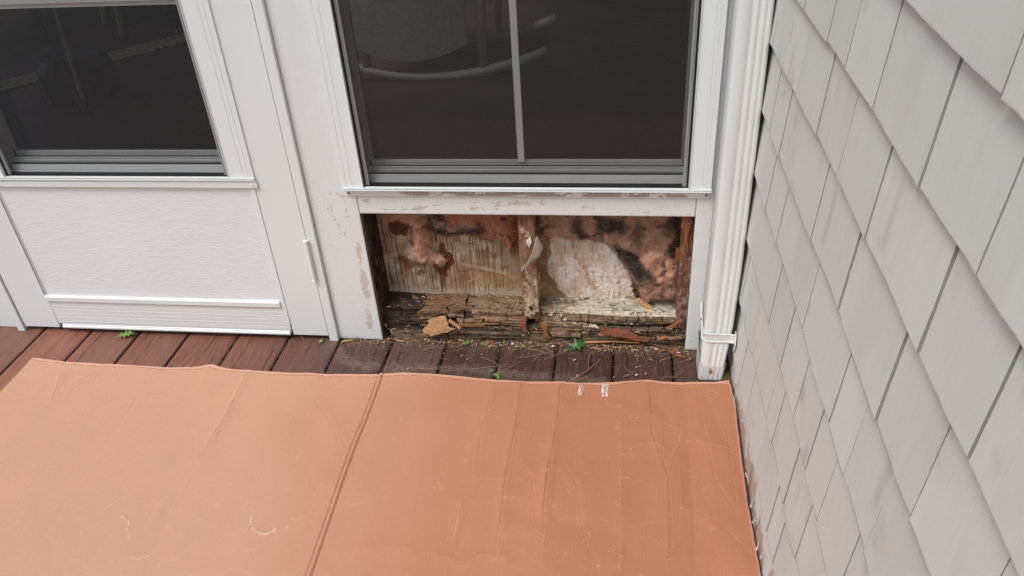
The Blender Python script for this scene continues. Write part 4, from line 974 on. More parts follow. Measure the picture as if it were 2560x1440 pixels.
slab('woven_back', np.stack([X - .02, X * 0 - .035 - .02 * Z, zz], -1), cfull(X.shape, (1, 1, 1)), M['weave'], rc, (0, .012, 0))
for yo in (0, .52):
    mb = MB(); mb.box(-.38, .30, yo - .03, yo + .03, .60, .625); mb.build('armrest', M['chair_white'], rc, bevel=.01)

M['wire'] = plain('wire_paint', (.85, .84, .80), .4, .4, .02)
ws = thing('wire_stand', 'thin white wire stand with a hooked top behind the door glass', 'stand', (-2.32, 1.55, 0))
mb = MB(); hp = [(-.10 - .09 * math.cos(a), .05, .62 + .09 * math.sin(a)) for a in [math.pi * i / 10 for i in range(11)]]
mb.tube([(-.17, .05, .55)] + hp + [(.12, -.02, .006)], .009, 6); mb.build('hook_wire', M['wire'], ws, smooth=True)
mb = MB(); mb.tube([(-.02, .3, .95), (.0, .2, .6), (.10, .02, .10), (.12, -.02, .006)], .009, 6); mb.build('leg', M['wire'], ws, smooth=True)
mb = MB(); mb.tube([(-.35, .1, .55), (0, .25, .62)], .006, 6); mb.tube([(-.35, .12, .66), (-.02, .30, .80)], .006, 6); mb.build('cross_wire', M['wire'], ws, smooth=True)
mb = MB(); mb.cyl((0, 0, .0), (0, 0, 1), .17, .20, 28, .0); o = mb.build('floor_pot', plain('teal_pot', (.03, .10, .12), .4, .4, .1)); o.location = (-2.42, 1.86, -.002)
tag(o, 'dark teal round pot on the floor behind the door glass', 'pot')
mb = MB(); mb.add([(-3.35, 1.62, .006), (-3.22, 1.50, .006), (-2.02, 3.02, .006), (-2.15, 3.12, .006), (-3.35, 1.62, -.002), (-3.22, 1.50, -.002), (-2.02, 3.02, -.002), (-2.15, 3.12, -.002)], [(0, 1, 2, 3), (7, 6, 5, 4), (0, 4, 5, 1), (1, 5, 6, 2), (2, 6, 7, 3), (3, 7, 4, 0)])
o = mb.build('rug', plain('rug_edge', (.46, .42, .32), .9, .1, .5, (1, 1, 1), 30)); tag(o, 'pale patterned rug runner on the dark floor behind the door', 'rug')
mb = MB(); hp = [(math.cos(a) * .42, math.sin(a) * .42, .30) for a in [math.pi * 2 * i / 24 for i in range(25)]]
mb.tube(hp, .014, 6)
root = thing('round_table', 'round table with red rim deep in the dim room', 'table', (-2.75, 3.1, 0))
mb.build('rim', plain('red_rim', (.60, .09, .07), .5, .4, .1), root, smooth=True)
mb = MB(); mb.cyl((0, 0, .27), (0, 0, 1), .40, .02, 28); mb.build('table_top', M['room_wall'], root)
for a in range(4):
    mb = MB(); mb.tube([(.28 * math.cos(a * 1.57), .28 * math.sin(a * 1.57), -.002), (.22 * math.cos(a * 1.57), .22 * math.sin(a * 1.57), .27)], .03, 8); mb.build('leg', M['weave'], root, smooth=True)

# ------------------------------------------------------------------ downspout
sp = thing('downspout', 'fluted white metal downspout in the corner beside the shingle wall', 'downspout')


def spout_ring(xl, xr, yb, yf, grow=0.0, flute=1.0):
    xl -= grow; xr += grow; yf -= grow; w = xr - xl; r = .006; pts = []
    prof = [(0, 0), (.16, 0), (.34, 0), (.37, .8), (.40, 1), (.46, 1), (.49, .2), (.52, 0), (.60, 0), (.63, .8), (.66, 1), (.71, 1), (.74, .2), (.77, 0), (.86, 0), (.89, .8), (.92, .8), (.95, 0), (1, 0)]
    pts.append((xl, yb)); pts.append((xl, yf + r * 1.6)); pts.append((xl + r * .12, yf + r * .75)); pts.append((xl + r * .5, yf + r * .2))
    x0, x1 = xl + r, xr - r
    for t, d in prof: pts.append((x0 + (x1 - x0) * t, yf + d * .0018 * flute))
    pts += [(xr - r * .5, yf + r * .2), (xr - r * .12, yf + r * .75), (xr, yf + r * 1.6), (xr, yb)]
    return pts


def loft(mb, secs):
    n = len(secs[0][1]); b = len(mb.v)
    vs = [(x, y, z) for z, ring in secs for x, y in ring]
    fs = [(i * n + q, i * n + (q + 1) % n, (i + 1) * n + (q + 1) % n, (i + 1) * n + q) for i in range(len(secs) - 1) for q in range(n)]
    mb.add(vs, fs)


def at_z(z):
    T = [(0, .3875, .4400, -.040, -.112), (.06, .3885, .4470, -.024, -.106), (.15, .3915, .4565, -.012, -.097), (.30, .3940, .4615, -.008, -.088), (.5, .3965, .4628, -.004, -.083), (2.4, .4010, .4628, -.004, -.082)]
    zs = [t[0] for t in T]
    return [float(np.interp(z, zs, [t[i] for t in T])) for i in range(1, 5)]


mb = MB(); loft(mb, [(z, spout_ring(*at_z(z))) for z in (2.4, 1.2, .8, .5, .4, .3, .2, .15, .10, .06, .036)])
mb.build('pipe', M['gutter'], sp, smooth=True)
ring = []
secs = []
for z in (.052, .04, .02, .002):
    a = at_z(z); rr = spout_ring(a[0], a[1], a[2], a[3], .0022, .5)
    secs.append((z, rr))
mb = MB(); loft(mb, secs)
# the sleeve's upper edge climbs at the left side
for i in range(len(secs[0][1])):
    x, y, z = mb.v[i]
    if x < .392: mb.v[i] = (x, y, z + .035 * sstep(-.10, -.04, np.array(y)))
    elif y < -.09: mb.v[i] = (x, y, z - .012)
mb.build('outlet_sleeve', M['gutter_dirty'], sp)
# strap
zc = .119; a = at_z(zc); pth = [(a[0] - .0020, -.022, zc + .042), (a[0] - .0020, -.045, zc + .022), (a[0] - .0022, a[3] + .018, zc + .010), (a[0] - .0004, a[3] + .004, zc + .002), (a[0] + .006, a[3] - .0022, zc), (a[0] + .030, a[3] - .0024, zc), (a[1] - .004, a[3] - .0024, zc), (a[1] + .0035, a[3] - .005, zc + .001), (.4618, a[3] - .010, zc + .002)]
wid = [.010, .012, .013, .013, .013, .013, .013, .013, .013]
mb = MB(); prof = [(-1, 0), (-.92, .0012), (-.72, .0012), (-.66, 0), (.66, 0), (.72, .0012), (.92, .0012), (1, 0)]
vs = []
for i, p in enumerate(pth):
    p0 = Vector(pth[max(0, i - 1)]); p1 = Vector(pth[min(len(pth) - 1, i + 1)]); t = (p1 - p0).normalized(); up = Vector((0, 0, 1)); out = t.cross(up).normalized()
    up2 = out.cross(t).normalized()
    for u, hgt in prof: vs.append(Vector(p) + up2 * u * wid[i] + out * (hgt))
n = len(prof); fs = [(i * n + q, (i + 1) * n + q, (i + 1) * n + q + 1, i * n + q + 1) for i in range(len(pth) - 1) for q in range(n - 1)]
mb.add(vs, fs); so = mb.build('strap', M['strap'], sp)
m_ = so.modifiers.new('solid', 'SOLIDIFY'); m_.thickness = .0010; m_.offset = 0
tabp = [(-.098, .137), (-.112, .128), (-.119, .112), (-.114, .094), (-.092, .070), (-.088, .076), (-.096, .098), (-.099, .107)]
mb = MB(); n = len(tabp); mb.add([(.4605, y, z) for y, z in tabp] + [(.4625, y, z) for y, z in tabp], [tuple(range(n)), tuple(range(2 * n - 1, n - 1, -1))] + [(i, n + i, n + (i + 1) % n, (i + 1) % n) for i in range(n)])
tb = mb.build('strap_tab', M['strap'], sp, bevel=.0005)
mb = MB(); mb.cyl((.4605, -.107, .112), (-1, 0, 0), .0036, .0016, 12, .0006); mb.build('screw', M['steel'], sp, smooth=True)
for c, ax, r in (((.413, -.1115, .026), (0, -1, 0), .0042), ((at_z(.13)[0] - .0025, -.052, .136), (-1, 0, 0), .0034)):
    mb = MB(); mb.cyl(c, ax, r, .0022, 12, .001); mb.build('rivet', M['rust'], sp, smooth=True)

# ------------------------------------------------------------------ shingle wall
sw = thing('shingle_wall', 'grey-white painted cedar shingle wall on the right', 'wall')
ks = 'ABCDEFGH'
XB, TH = .4636, .0085
SLOPE = .0092 / .128
crs = [('Z3', None, 1.562), ('Z2', None, 1.435), ('Z1', None, 1.307), ('Z0', None, 1.180)] + [(k, BUTTS[k], None) for k in ks] + [('I', None, -.012)]


def butt_z(ci, y):
    k, pts, zc = crs[ci]
    if pts is None: return zc if k != 'I' else -.012
    p = sorted(pts); ys = [q[0] for q in p]; zs = [q[1] for q in p]
    zm = sum(zs) / len(zs)
    if k in 'HGF':
        pass
    e = float(np.interp(y, ys, zs))
    if y > ys[-1]: e = zs[-1] - (y - ys[-1]) * .02
    return e


SH = (.59, .605, .58)


def shingle(ci, ya, yb):
    k = crs[ci][0]; zb0 = butt_z(ci, (ya + yb) / 2)
    fine = k in 'GHI' and ya > -1.0
    upc = max(0, ci - 2) if ci >= 1 else 0
    top = butt_z(ci - 2, (ya + yb) / 2) if ci >= 2 else zb0 + .26
    top = min(top, zb0 + .27)
    ny = max(5, int((yb - ya) / (.0035 if fine else .012))); nz = 60 if fine else 22
    yy = np.linspace(ya, yb, ny); tt = np.linspace(0, 1, nz + 6) ** (1.3 if fine else 1.9)
    Yg, T = np.meshgrid(yy, tt, indexing='ij')
    zb = np.array([butt_z(ci, float(y)) for y in yy]) * .75 + zb0 * .25
    zb = zb + (fbm(yy * 180, yy * 0 + ci, 300, 3) - .5) * .0020 * (1 if random.random() < .6 else .4) + random.uniform(-.0012, .0012)
    Zg = zb[:, None] + (top - zb[:, None]) * T
    tilt = random.uniform(-.0011, .0011)
    cup = random.uniform(-.0005, .0006)
    sd = random.randint(0, 999)
    u = (Yg - ya) / (yb - ya)
    Xg = XB + (Zg - zb0) * SLOPE + tilt * (u - .5) * 2 - cup * (1 - (2 * u - 1) ** 2) + random.uniform(-.0006, .0006)
    gr = fbm(Yg * 200 + sd, Zg * 9, sd, 4)
    Xg = Xg + (gr - .5) * .0008
    wav = (fbm(Zg[0] * 22, Zg[0] * 0 + sd, sd + 2, 3) - .5) * .0018
    Yg = Yg + wav[None, :] * np.where(u > .5, 1, -1)
    col = cfull(Yg.shape, SH) * (random.uniform(.955, 1.03) * (1 + (gr - .5) * .035))[..., None]
    # greenish-grey grime high up, pinker low down
    grime = sstep(.55, .75, fbm(Yg * 9 + sd, Zg * 5, 310, 4))
    col = mixc(col, (.44, .42, .375), grime * .22)
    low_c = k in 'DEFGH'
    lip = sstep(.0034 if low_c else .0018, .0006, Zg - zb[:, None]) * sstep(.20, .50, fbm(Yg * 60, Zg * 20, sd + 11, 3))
    col = mixc(col, (.27, .235, .205), lip * (.75 if low_c else .5))  # dirty butt edge, darkened further to make up for weak shade at the butts
    scuff = sstep(.64, .74, gr) * sstep(.58, .72, fbm(Yg * 12 + sd, Zg * 12, sd + 7, 3))
    col = mixc(col, (.33, .30, .27), scuff * .5)
    # peeling near the deck
    if fine:
        pm = fbm(Yg * 30, Zg * 14, 321, 4)
        lim = .035 + .06 * sstep(-.12, -.5, Yg)
        t = sstep(.0, .012, lim * (pm * 2.1 - .45) - Zg) * sstep(-.10, -.14, Yg)
        col = mixc(col, (.46, .33, .27), t * .92); Xg = Xg + t * .0005
        e = sstep(.1, .5, t) * sstep(1, .6, t); col = mixc(col, (.15, .11, .09), e * .6)
    Pn = np.stack([Xg, Yg, Zg], -1)
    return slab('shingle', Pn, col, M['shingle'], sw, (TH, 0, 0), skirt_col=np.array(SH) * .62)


for ci in range(len(crs)):
    k = crs[ci][0]
    js = sorted(JOINTS.get(k, []), reverse=True)
    y = -.004; edges = [y]
    for j in js:
        # long gaps in the measured joints (short shingles hidden or joints not seen) stay as wide shingles
        edges.append(j)
    if not js:
        edges.append(-.004 - random.uniform(.06, .14))
    while edges[-1] > -2.1: edges.append(edges[-1] - random.choice((.075, .10, .12, .14, .165, .19)) * random.uniform(.9, 1.1))
    for a, b in zip(edges[:-1], edges[1:]):
        if a - b < .012: continue
        near = float(sstep(-.30, -.85, np.array((a + b) / 2)))
        g = random.choice((.0012, .0020, .0026)) + near * random.choice((.0006, .0026, .0034))
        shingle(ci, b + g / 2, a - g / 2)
mb = MB(); mb.box(.499, .60, -2.3, .02, -.05, 2.6); mb.build('backing', M['backing'], sw)
mb = MB(); mb.box(.4636, .498, -2.2, -.004, 1.80, 2.6); mb.build('upper_boards', M['paint'], sw)

# curled paint flakes along the foot of the shingle wall
for (y, z, ln, an, wd) in [(-.150, .035, .05, .9, .006), (-.18, .055, .03, .7, .005), (-.20, .02, .045, 1.2, .006), (-.31, .075, .035, .5, .004), (-.43, .045, .03, 1.1, .007), (-.45, .03, .03, 1.6, .010), (-.50, .035, .035, .4, .009), (-.555, .025, .03, 1.2, .008), (-.565, .05, .02, .9, .010), (-.60, .03, .028, .3, .007), (-.64, .05, .03, .7, .008)]:
    mb = MB(); n = 7; vs = []
    for i in range(n):
        t = i / (n - 1); w = wd * math.sin(math.pi * (.15 + .7 * t)); cy = y - ln * t * math.cos(an); cz_ = z + ln * (t - .5) * math.sin(an); lift = .006 * t * t + .0015
        for sgn in (-1, 0, 1): vs.append((.4630 - lift - (.003 if sgn == 0 else 0) * t, cy + sgn * w * math.sin(an) * .5, cz_ + sgn * w * math.cos(an) * .5 + w * .2 * random.random()))
    mb.add(vs, [(i * 3 + q, (i + 1) * 3 + q, (i + 1) * 3 + q + 1, i * 3 + q + 1) for i in range(n - 1) for q in range(2)])
    o = mb.build('paint_flake', M['paint_flake'], sw); md = o.modifiers.new('solid', 'SOLIDIFY'); md.thickness = .0006

# ------------------------------------------------------------------ cardboard
tx = [p[0] for p in CARD_TOP]; ty = [p[1] for p in CARD_TOP]
ry = [-3] + [p[1] for p in CARD_RIGHT][::-1]; rx = [.459] + [p[0] for p in CARD_RIGHT][::-1]
us = np.linspace(0, 1, 1000)
vs_ = np.r_[np.linspace(0, .68, 330), np.linspace(.70, 1.25, 40)]
U, V = np.meshgrid(us, vs_, indexing='ij')
XT = -1.350 + U * (1.806)
YT = np.interp(XT, tx, ty) + (fbm(XT * 40, XT * 0, 401, 3) - .5) * .0030
Y = YT - V
xr = np.interp(Y, ry, rx) + (fbm(Y * 60, Y * 0, 405, 3) - .5) * .002
X = -1.350 + U * (xr + 1.350)
H = .0055 + (fbm(X * 3.2, Y * 3.2, 411, 2) - .5) * .006 + (fbm(X * 11, Y * 7, 412, 3) - .5) * .0022
wr = sstep(-.2, .2, X)                                 # the right panel is far more creased
H += wr * (fbm(X * 12, Y * 3, 413, 3) - .5) * .0030
H += .0035 * np.exp(-((XT + .84) / .05) ** 2) * np.exp(-V / .06) + .005 * np.exp(-((XT + .30) / .09) ** 2) * np.exp(-V / .04)
H += .004 * np.exp(-V / .012) * (fbm(X * 9, Y * 0, 415, 2))
rdg = np.abs(fbm(X * 5.5, Y * 4.0, 416, 3) - .5) + .6 * np.abs(fbm(X * 11 + 3, Y * 6, 417, 2) - .5)
H += rdg * (.009 * wr + .004)
bd = np.abs(vnoise(X * 8.5 + .8 * Y, Y * .9, 418) - .5) * 2
H += bd * (.0105 * wr + .0018)
lc = (.500, .285, .185); rc_ = (.430, .180, .102)
col = mixc(cfull(X.shape, lc), rc_, sstep(-.75, .15, X + (fbm(X * 3, Y * 3, 420, 3) - .5) * .3) )  # side-to-side light falloff and sky sheen painted into the sheet colour
mot = fbm(X * 9, Y * 9, 421, 4)
col = col * (.97 + .06 * mot)[..., None]
wear = fbm(X * 10 + .6 * Y, Y * 1.3, 422, 4)
col = col * (1 + (wear - .5) * (.05 + .20 * wr))[..., None]
flu = np.sin(X * 2 * math.pi / .0068 + .2 * np.sin(Y * 9))
H += flu * .00006
col = col * (1 + .016 * flu * (.4 + .6 * wr))[..., None]
more = []
rs = random.Random(91)
for _ in range(17):                                   # faint creases along the flutes of the trodden right panel
    x = rs.uniform(-.15, .44); y = rs.uniform(-.16, -.45); l = rs.uniform(.10, .38)
    more.append(([(x, y), (x + rs.uniform(-.006, .006), y - l * .5), (x + rs.uniform(-.01, .01), y - l)], rs.uniform(.0006, .0013), .0045, 0))
for _ in range(26):                                   # short wandering wrinkles
    x = rs.uniform(-.10, .44); y = rs.uniform(-.17, -.66); a = rs.gauss(-.25, .6); l = rs.uniform(.03, .12)
    more.append(([(x, y), (x + math.cos(a) * l * .5, y + math.sin(a) * l * .5 + rs.uniform(-.01, .01)), (x + math.cos(a) * l, y + math.sin(a) * l)], rs.uniform(.0005, .0011), .005, rs.choice((0, .08, .15))))
for _ in range(10):
    x = rs.uniform(-1.2, -.2); y = rs.uniform(-.18, -.55); a = rs.gauss(-1.3, .3) if rs.random() < .6 else rs.gauss(0, .4); l = rs.uniform(.06, .25)
    more.append(([(x, y), (x + math.cos(a) * l * .5 + rs.uniform(-.01, .01), y + math.sin(a) * l * .5), (x + math.cos(a) * l, y + math.sin(a) * l)], rs.uniform(.0004, .0008), .006, 0))
for pts, amp, w, pale in CREASES + more:
    d = seg_dist(X, Y, pts) + (fbm(X * 45, Y * 45, 430, 2) - .5) * .0018
    d = np.abs(d)
    fd = sstep(.0, .07, np.hypot(X - pts[-1][0], Y - pts[-1][1])) if pale < .9 else 1.0
    amp = amp * fd
    if pale < .9:
        H -= amp * 1.1 * np.exp(-d / (w * .42))
        H += amp * 1.7 * np.exp(-d / (w * 3.2))
        if np.max(amp) > .0015: col = mixc(col, (.26, .095, .05), sstep(w * .50, w * .12, d) * .40 * fd)
    if pale > 0:
        t = sstep(w * (.32 + .3 * (pale > .7)), w * .1, d) * sstep(.35, .6, fbm(X * 90, Y * 90, 431, 3) + .12 * (pale > .7))
        col = mixc(col, (.66, .44, .30) if pale < .9 else (.64, .47, .31), t * min(.8, pale * .8))
        if pale > .85: H += t * .0018
# main fold: two scored lines with a raised roll between them
d = seg_dist(X, Y, MAIN_FOLD); sx = X - np.interp(-Y, [-p[1] for p in MAIN_FOLD], [p[0] for p in MAIN_FOLD])
for off in (-.0050, .0060):
    k = np.exp(-((sx - off) / .0016) ** 2); H -= k * .0030; col = mixc(col, (.30, .11, .06), k * .38)
H += .0024 * np.exp(-((sx - .0005) / .0032) ** 2)
H += .003 * np.exp(-np.abs(sx) / .05) * np.exp(-V / .03)
# scuffs
sc = sstep(.78, .86, fbm(X * 40, Y * 60, 440, 3)) ; col = mixc(col, (.66, .40, .27), sc * .18)
spk = sstep(.97, .985, vnoise(X * 210, Y * 210, 441)) * sstep(.5, .66, fbm(X * 8, Y * 8, 442, 2)); col = mixc(col, (.75, .55, .38), spk * .6)
# ragged, lighter liner along the cut edge
eg = sstep(.0095, .0075, V + (fbm(X * 22, Y * 0, 443, 3) - .5) * .008); col = mixc(col, (.60, .34, .25), eg * .65); H -= eg * .0022
ed2 = sstep(.0022, .0006, np.abs(V - .0095 + (fbm(X * 22, Y * 0, 443, 3) - .5) * .008)); col = mixc(col, (.30, .12, .07), ed2 * .5)
er = sstep(.006, .002, (1 - U) * 1.8); col = mixc(col, (.58, .32, .24), er * .4)
card = thing('cardboard_sheet', 'large flattened orange-brown cardboard sheet spread over the deck', 'cardboard')
slab('sheet', np.stack([X, Y, H], -1)[:, ::-1], col[:, ::-1], M['card'], card, (0, 0, -.0042), skirt_col=(.42, .22, .13))
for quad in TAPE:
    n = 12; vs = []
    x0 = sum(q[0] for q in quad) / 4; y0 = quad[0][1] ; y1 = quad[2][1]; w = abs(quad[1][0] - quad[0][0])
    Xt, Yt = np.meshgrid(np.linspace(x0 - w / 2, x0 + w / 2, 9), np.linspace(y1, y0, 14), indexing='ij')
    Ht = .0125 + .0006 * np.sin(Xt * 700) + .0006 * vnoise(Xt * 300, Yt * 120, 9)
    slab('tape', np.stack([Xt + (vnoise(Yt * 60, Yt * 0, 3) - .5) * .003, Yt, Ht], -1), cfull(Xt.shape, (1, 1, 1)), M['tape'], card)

# ------------------------------------------------------------------ leaves, chips, needles, crumbs
def oak_leaf(size, seed, mat):
    random.seed(seed); out = []
    lob = [(0, .03), (.10, .04), (.16, .17), (.24, .19), (.27, .07), (.36, .09), (.42, .30), (.52, .33), (.53, .12), (.62, .12), (.70, .30), (.78, .26), (.77, .10), (.88, .10), (1.0, .03)]
    up = [(x + random.uniform(-.01, .01), y * random.uniform(.8, 1.25)) for x, y in lob]; dn = [(x + random.uniform(-.02, .02), -y * random.uniform(.8, 1.25)) for x, y in lob]
    mb = MB(); vs = []
    for (a, b), (c, d_) in zip(up, dn):
        cz = lambda x, y: .10 * math.sin(x * 3.0) + .35 * abs(y) + .05 * math.sin(9 * x + seed)
        mid_ = ((a + c) / 2, 0)
        vs += [(a * size, b * size, cz(a, b) * size * .6), (mid_[0] * size, 0, cz(mid_[0], 0) * size * .6), (c * size, d_ * size, cz(c, d_) * size * .6)]
    n = len(up); mb.add(vs, [(i * 3, i * 3 + 1, i * 3 + 4, i * 3 + 3) for i in range(n - 1)] + [(i * 3 + 1, i * 3 + 2, i * 3 + 5, i * 3 + 4) for i in range(n - 1)])
    me_o = mb
    mb.tube([(-.28 * size, .02 * size, .04 * size), (0, 0, .01 * size), (.9 * size, 0, .05 * size)], size * .012, 4, .4)
    return mb


leaf_labels = ['bright green oak leaf on the boards in front of the storm door', 'small green leaf scrap on the boards near the white trim post',
               'dark green oak leaf against the rotted sill right of centre', 'green leaf scrap poking out at the cardboard edge',
               'torn green leaf bit at the sill below the orange slab', 'tiny green leaf bit right of the orange slab', 'tiny green leaf bit by the white paint fleck']
for i, ((p, s, a, kd)) in enumerate(LEAVES):
    mb = oak_leaf(s * 1.15, 20 + i, None); o = mb.build('oak_leaf', M['leaf_dark'] if kd == 2 else M['leaf'])
    if p[1] > -.012: p = (p[0], p[1] * .3 - .020)
    o.location = (p[0] - s * .4 * math.cos(a), p[1] - s * .4 * math.sin(a), .005 if kd != 2 else .012); o.rotation_euler = (0.05 if kd != 2 else .35, -.05, a)
    tag(o, leaf_labels[i], 'leaf')
random.seed(77)
SCR = []
CW = {'orange': 'orange wood splinter', 'tan': 'small tan wood flake', 'pale': 'pale beige wood scrap', 'rust': 'rust brown wood flake', 'white': 'white paint fleck', 'brown': 'dark twig piece'}
CC = {'orange': (.58, .33, .14), 'tan': (.42, .33, .24), 'pale': (.60, .47, .33), 'rust': (.30, .12, .065), 'white': (.72, .68, .64), 'brown': (.18, .115, .085)}
for (p, l, w, a, c) in CHIPS:
    if c in ('white', 'tan') and l < .02: l, w = l * .75, w * .6
    poly = [(-l / 2, -w * .3), (-l * .2, -w / 2), (l * .3, -w * .45), (l / 2, -w * .05), (l * .35, w * .4), (-l * .1, w / 2), (-l * .45, w * .3)]
    poly = [(x * random.uniform(.6, 1.2), y * random.uniform(.4, 1.2)) for x, y in poly]
    o = chip_mesh(poly, (0, 0, 0), tuple(q * .8 for q in CC[c]), .0009, 'xy', .0012, l * 99).build('wood_chip' if c != 'white' else 'paint_fleck', M['chip'], None, colors=True)
    if p[1] > -.006: p = (p[0], p[1] * .3 - .010)
    o.location = (p[0], p[1], .0042); o.rotation_euler = (random.uniform(-.12, .12), random.uniform(-.08, .08), a)
    tag(o, '', 'wood chip' if c != 'white' else 'paint fleck', c + ' scraps on the deck'); SCR.append((o, CW[c], o.location.x, o.location.y))
mb = MB(); mb.tube([(x, y, .010) for x, y in LONG_STICK], .0030, 5, .7); mb.c = [(.55, .27, .10)] * len(mb.v)
tag(mb.build('wood_stick', M['chip'], None, colors=True), 'long thin orange wood stick lying along the foot of the sill', 'wood stick')
def curve(pts, n=10):
    P = [np.array(p) for p in pts]
    if len(P) == 2: P = [P[0], (P[0] + P[1]) / 2 + np.array([(P[1] - P[0])[1], -(P[1] - P[0])[0]]) * .06, P[1]]
    return [tuple((1 - t) ** 2 * P[0] + 2 * t * (1 - t) * (2 * P[1] - .5 * P[0] - .5 * P[2]) + t * t * P[2]) for t in [i / (n - 1) for i in range(n)]]


for i, l in enumerate(NEEDLES):
    mb = MB(); q = curve(l[:3]); h0 = random.uniform(.003, .007)
    mb.tube([(x, y, h0 + .004 * math.sin(3 * j / 9.)) for j, (x, y) in enumerate(q)], .0006 if i % 3 else .0009, 4, .6)
    lift = .03 if max(p[1] for p in l) > .02 else 0
    o = mb.build('pine_needle', M['needle']); 
    if lift: o.location = (0, -.014, 0)
    dx = l[-1][0] - l[0][0]; dy = l[-1][1] - l[0][1]; ln = math.hypot(dx, dy)
    kind = ('long' if ln > .075 else 'short') + (' curved' if len(l) > 2 else '') + ' dry needle'
    tag(o, '', 'pine needle', 'dry pine needles on the deck'); SCR.append((o, kind, (l[0][0] + l[-1][0]) / 2, (l[0][1] + l[-1][1]) / 2 + (-.014 if lift else 0)))
ORD = ['first', 'second', 'third', 'fourth', 'fifth', 'sixth', 'seventh', 'eighth', 'ninth', 'tenth']
byl = {}
for o, wd, x, y in SCR:
    nb = max(0, min(9, int((X0 + 13 * PITCH - x) / PITCH)))
    zone = 'near cardboard' if y < -.088 else ('midway out' if y < -.03 else 'against the wall')
    byl.setdefault('%s on %s board from the downspout, %s' % (wd, ORD[nb], zone), []).append((x, o))
for lab, lst in byl.items():
    lst.sort(key=lambda q: q[0]); n = len(lst)
    for k, (x, o) in enumerate(lst):
        o['label'] = lab if n == 1 else lab + ', ' + (('left one', 'right one')[k] if n == 2 else ('leftmost', 'rightmost')[k > 0] if k in (0, n - 1) else ORD[k] + ' from left')


def crumbs(name, pts, sizes, cols):
    mb = MB()
    for (x, y, z), s, c in zip(pts, sizes, cols):
        v = [(x + random.uniform(-1, 1) * s, y + random.uniform(-1, 1) * s, z + random.uniform(0, .6) * s) for _ in range(4)]
        v[3] = (x, y, z + s * .7); mb.add(v, [(0, 1, 2), (0, 1, 3), (1, 2, 3), (2, 0, 3)], c)
    o = mb.build(name, M['chip'], None, colors=True); o['kind'] = 'stuff'; return o


pts, sz, cs = [], [], []
pal = [(.42, .36, .28), (.32, .21, .13), (.24, .12, .07), (.60, .56, .50), (.16, .09, .06), (.30, .17, .09), (.22, .14, .09), (.45, .25, .12)]
for _ in range(3000):
    r = random.random()
    if r < .52:
        x = random.uniform(-.53, .385); y = .012 - abs(random.gauss(0, .018)); s = .0006 + .0046 * random.random() ** 2.4
    elif r < .68:
        i = random.randrange(len(DUST) - 1); t = random.random(); x = DUST[i][0] * (1 - t) + DUST[i + 1][0] * t; y = DUST[i][1] * (1 - t) + DUST[i + 1][1] * t + random.gauss(0, .008); s = random.uniform(.0004, .0016)
        x += random.gauss(0, .006)
    elif r < .82:
        x = random.uniform(-.55, .385); y = random.uniform(-.125, .0); s = random.uniform(.0004, .0020) 
    else:
        k = random.randrange(4, 13); x = X0 + k * PITCH + random.gauss(0, .0022); y = random.uniform(-.14, .0); s = random.uniform(.0008, .0024)
    if x > .385: continue
    pts.append((x, y, .0015 if r < .82 else -.003)); sz.append(s); cs.append(random.choice(pal))
crumbs('sawdust', pts, sz, cs)
pts, sz, cs = [], [], []
pal2 = [(.50, .42, .31), (.30, .17, .09), (.22, .09, .05), (.45, .27, .14), (.06, .04, .03), (.45, .30, .18)]
for _ in range(1500):
    x = random.uniform(-.40, .34); r = random.random()
    if r < .5: y = random.uniform(.035, .095); z = .088 + (0 if x > -.32 else .0)
    else: y = random.uniform(-.004, .018); z = random.choice((.003, .004, .046, .062)) 
    pts.append((x, y, z)); sz.append(random.uniform(.0006, .0032)); cs.append(random.choice(pal2))
crumbs('rot_crumbs', pts, sz, cs)
mb = MB()
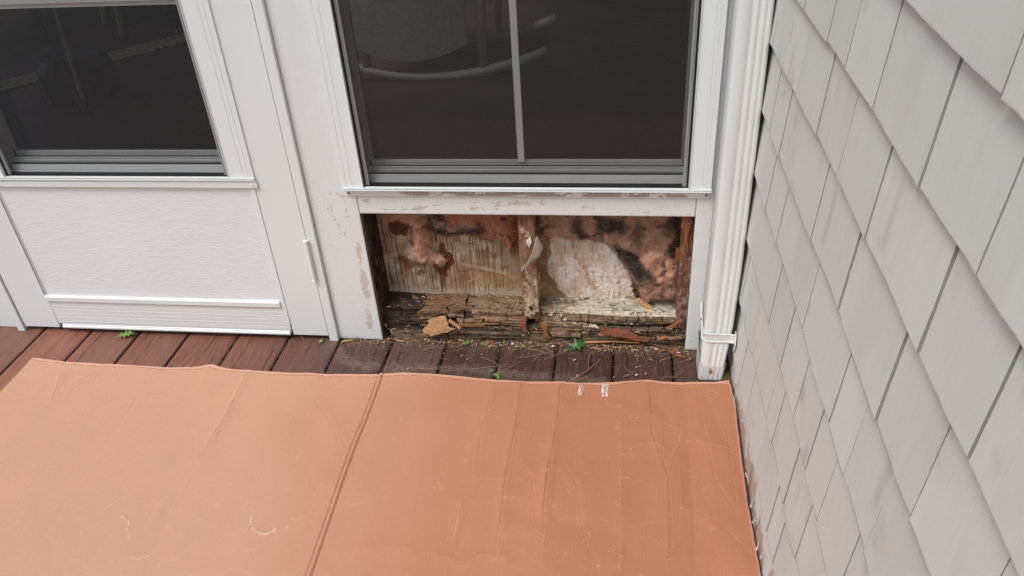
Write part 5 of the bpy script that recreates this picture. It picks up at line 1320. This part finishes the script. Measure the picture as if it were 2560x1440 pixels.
def frag(x, y, z, l, w, t, a, tilt, c):
    ca, sa = math.cos(a), math.sin(a); vs = []
    for dx, dy, dz in ((-1, -1, 0), (.8, -.8, 0), (1.1, .3, 0), (.5, 1, 0), (-.9, .7, 0)):
        for top in (0, 1):
            q = (dx * l * .5 * random.uniform(.8, 1.15), dy * w * .5 * random.uniform(.7, 1.2))
            vs.append((x + q[0] * ca - q[1] * sa, y + q[0] * sa + q[1] * ca, z + top * t + q[0] * tilt))
    fs = [(0, 2, 4, 6, 8), (9, 7, 5, 3, 1)] + [(2 * i, 2 * i + 1, (2 * i + 3) % 10, (2 * i + 2) % 10) for i in range(5)]
    k = random.uniform(.6, 1.25); mb.add(vs, fs, tuple(q * k for q in c))
fp = [(.34, .20, .10), (.24, .13, .07), (.16, .085, .05), (.10, .06, .04), (.40, .27, .16), (.22, .075, .035), (.46, .36, .26)]
for _ in range(210):
    x = random.uniform(-.41, .345)
    if random.random() < .45: y, z = random.uniform(.030, .095), .0875
    else: y, z = random.choice(((random.uniform(.002, .016), .047), (random.uniform(-.004, .012), .004), (random.uniform(.0, .014), .030)))
    frag(x, y, z, random.uniform(.003, .017), random.uniform(.0012, .004), random.uniform(.0006, .0016), random.gauss(0, .5), random.gauss(0, .15), random.choice(fp))
for _ in range(300):
    x = random.uniform(-.53, .385); y = .008 - abs(random.gauss(0, .014 if x < .24 else .024)); 
    frag(x, y, random.uniform(.0005, .004), random.uniform(.003, .014), random.uniform(.0012, .0045), random.uniform(.0005, .0014), random.uniform(0, 3.1), random.gauss(0, .12), random.choice(fp))
o = mb.build('wood_fragments', M['chip'], None, colors=True); o['kind'] = 'stuff'
# moss tufts at the downspout foot and behind the corner of the sheet
mb = MB()
for cx, cy in ((.449, -.113), (.462, -.150), (.452, -.10)):
    for _ in range(70):
        a = random.uniform(0, 6.28); l = random.uniform(.003, .010); x = cx + random.gauss(0, .0045); y = cy + random.gauss(0, .006); z = random.uniform(0.0, .006)
        g = random.random(); mb.add([(x, y, z), (x + .0012, y, z), (x + math.cos(a) * l * .6, y + math.sin(a) * l * .6, z + l)], [(0, 1, 2)], (.10 + .2 * g, .11 + .12 * g, .04 + .06 * g))
o = mb.build('moss', M['chip'], None, colors=True); o['kind'] = 'stuff'
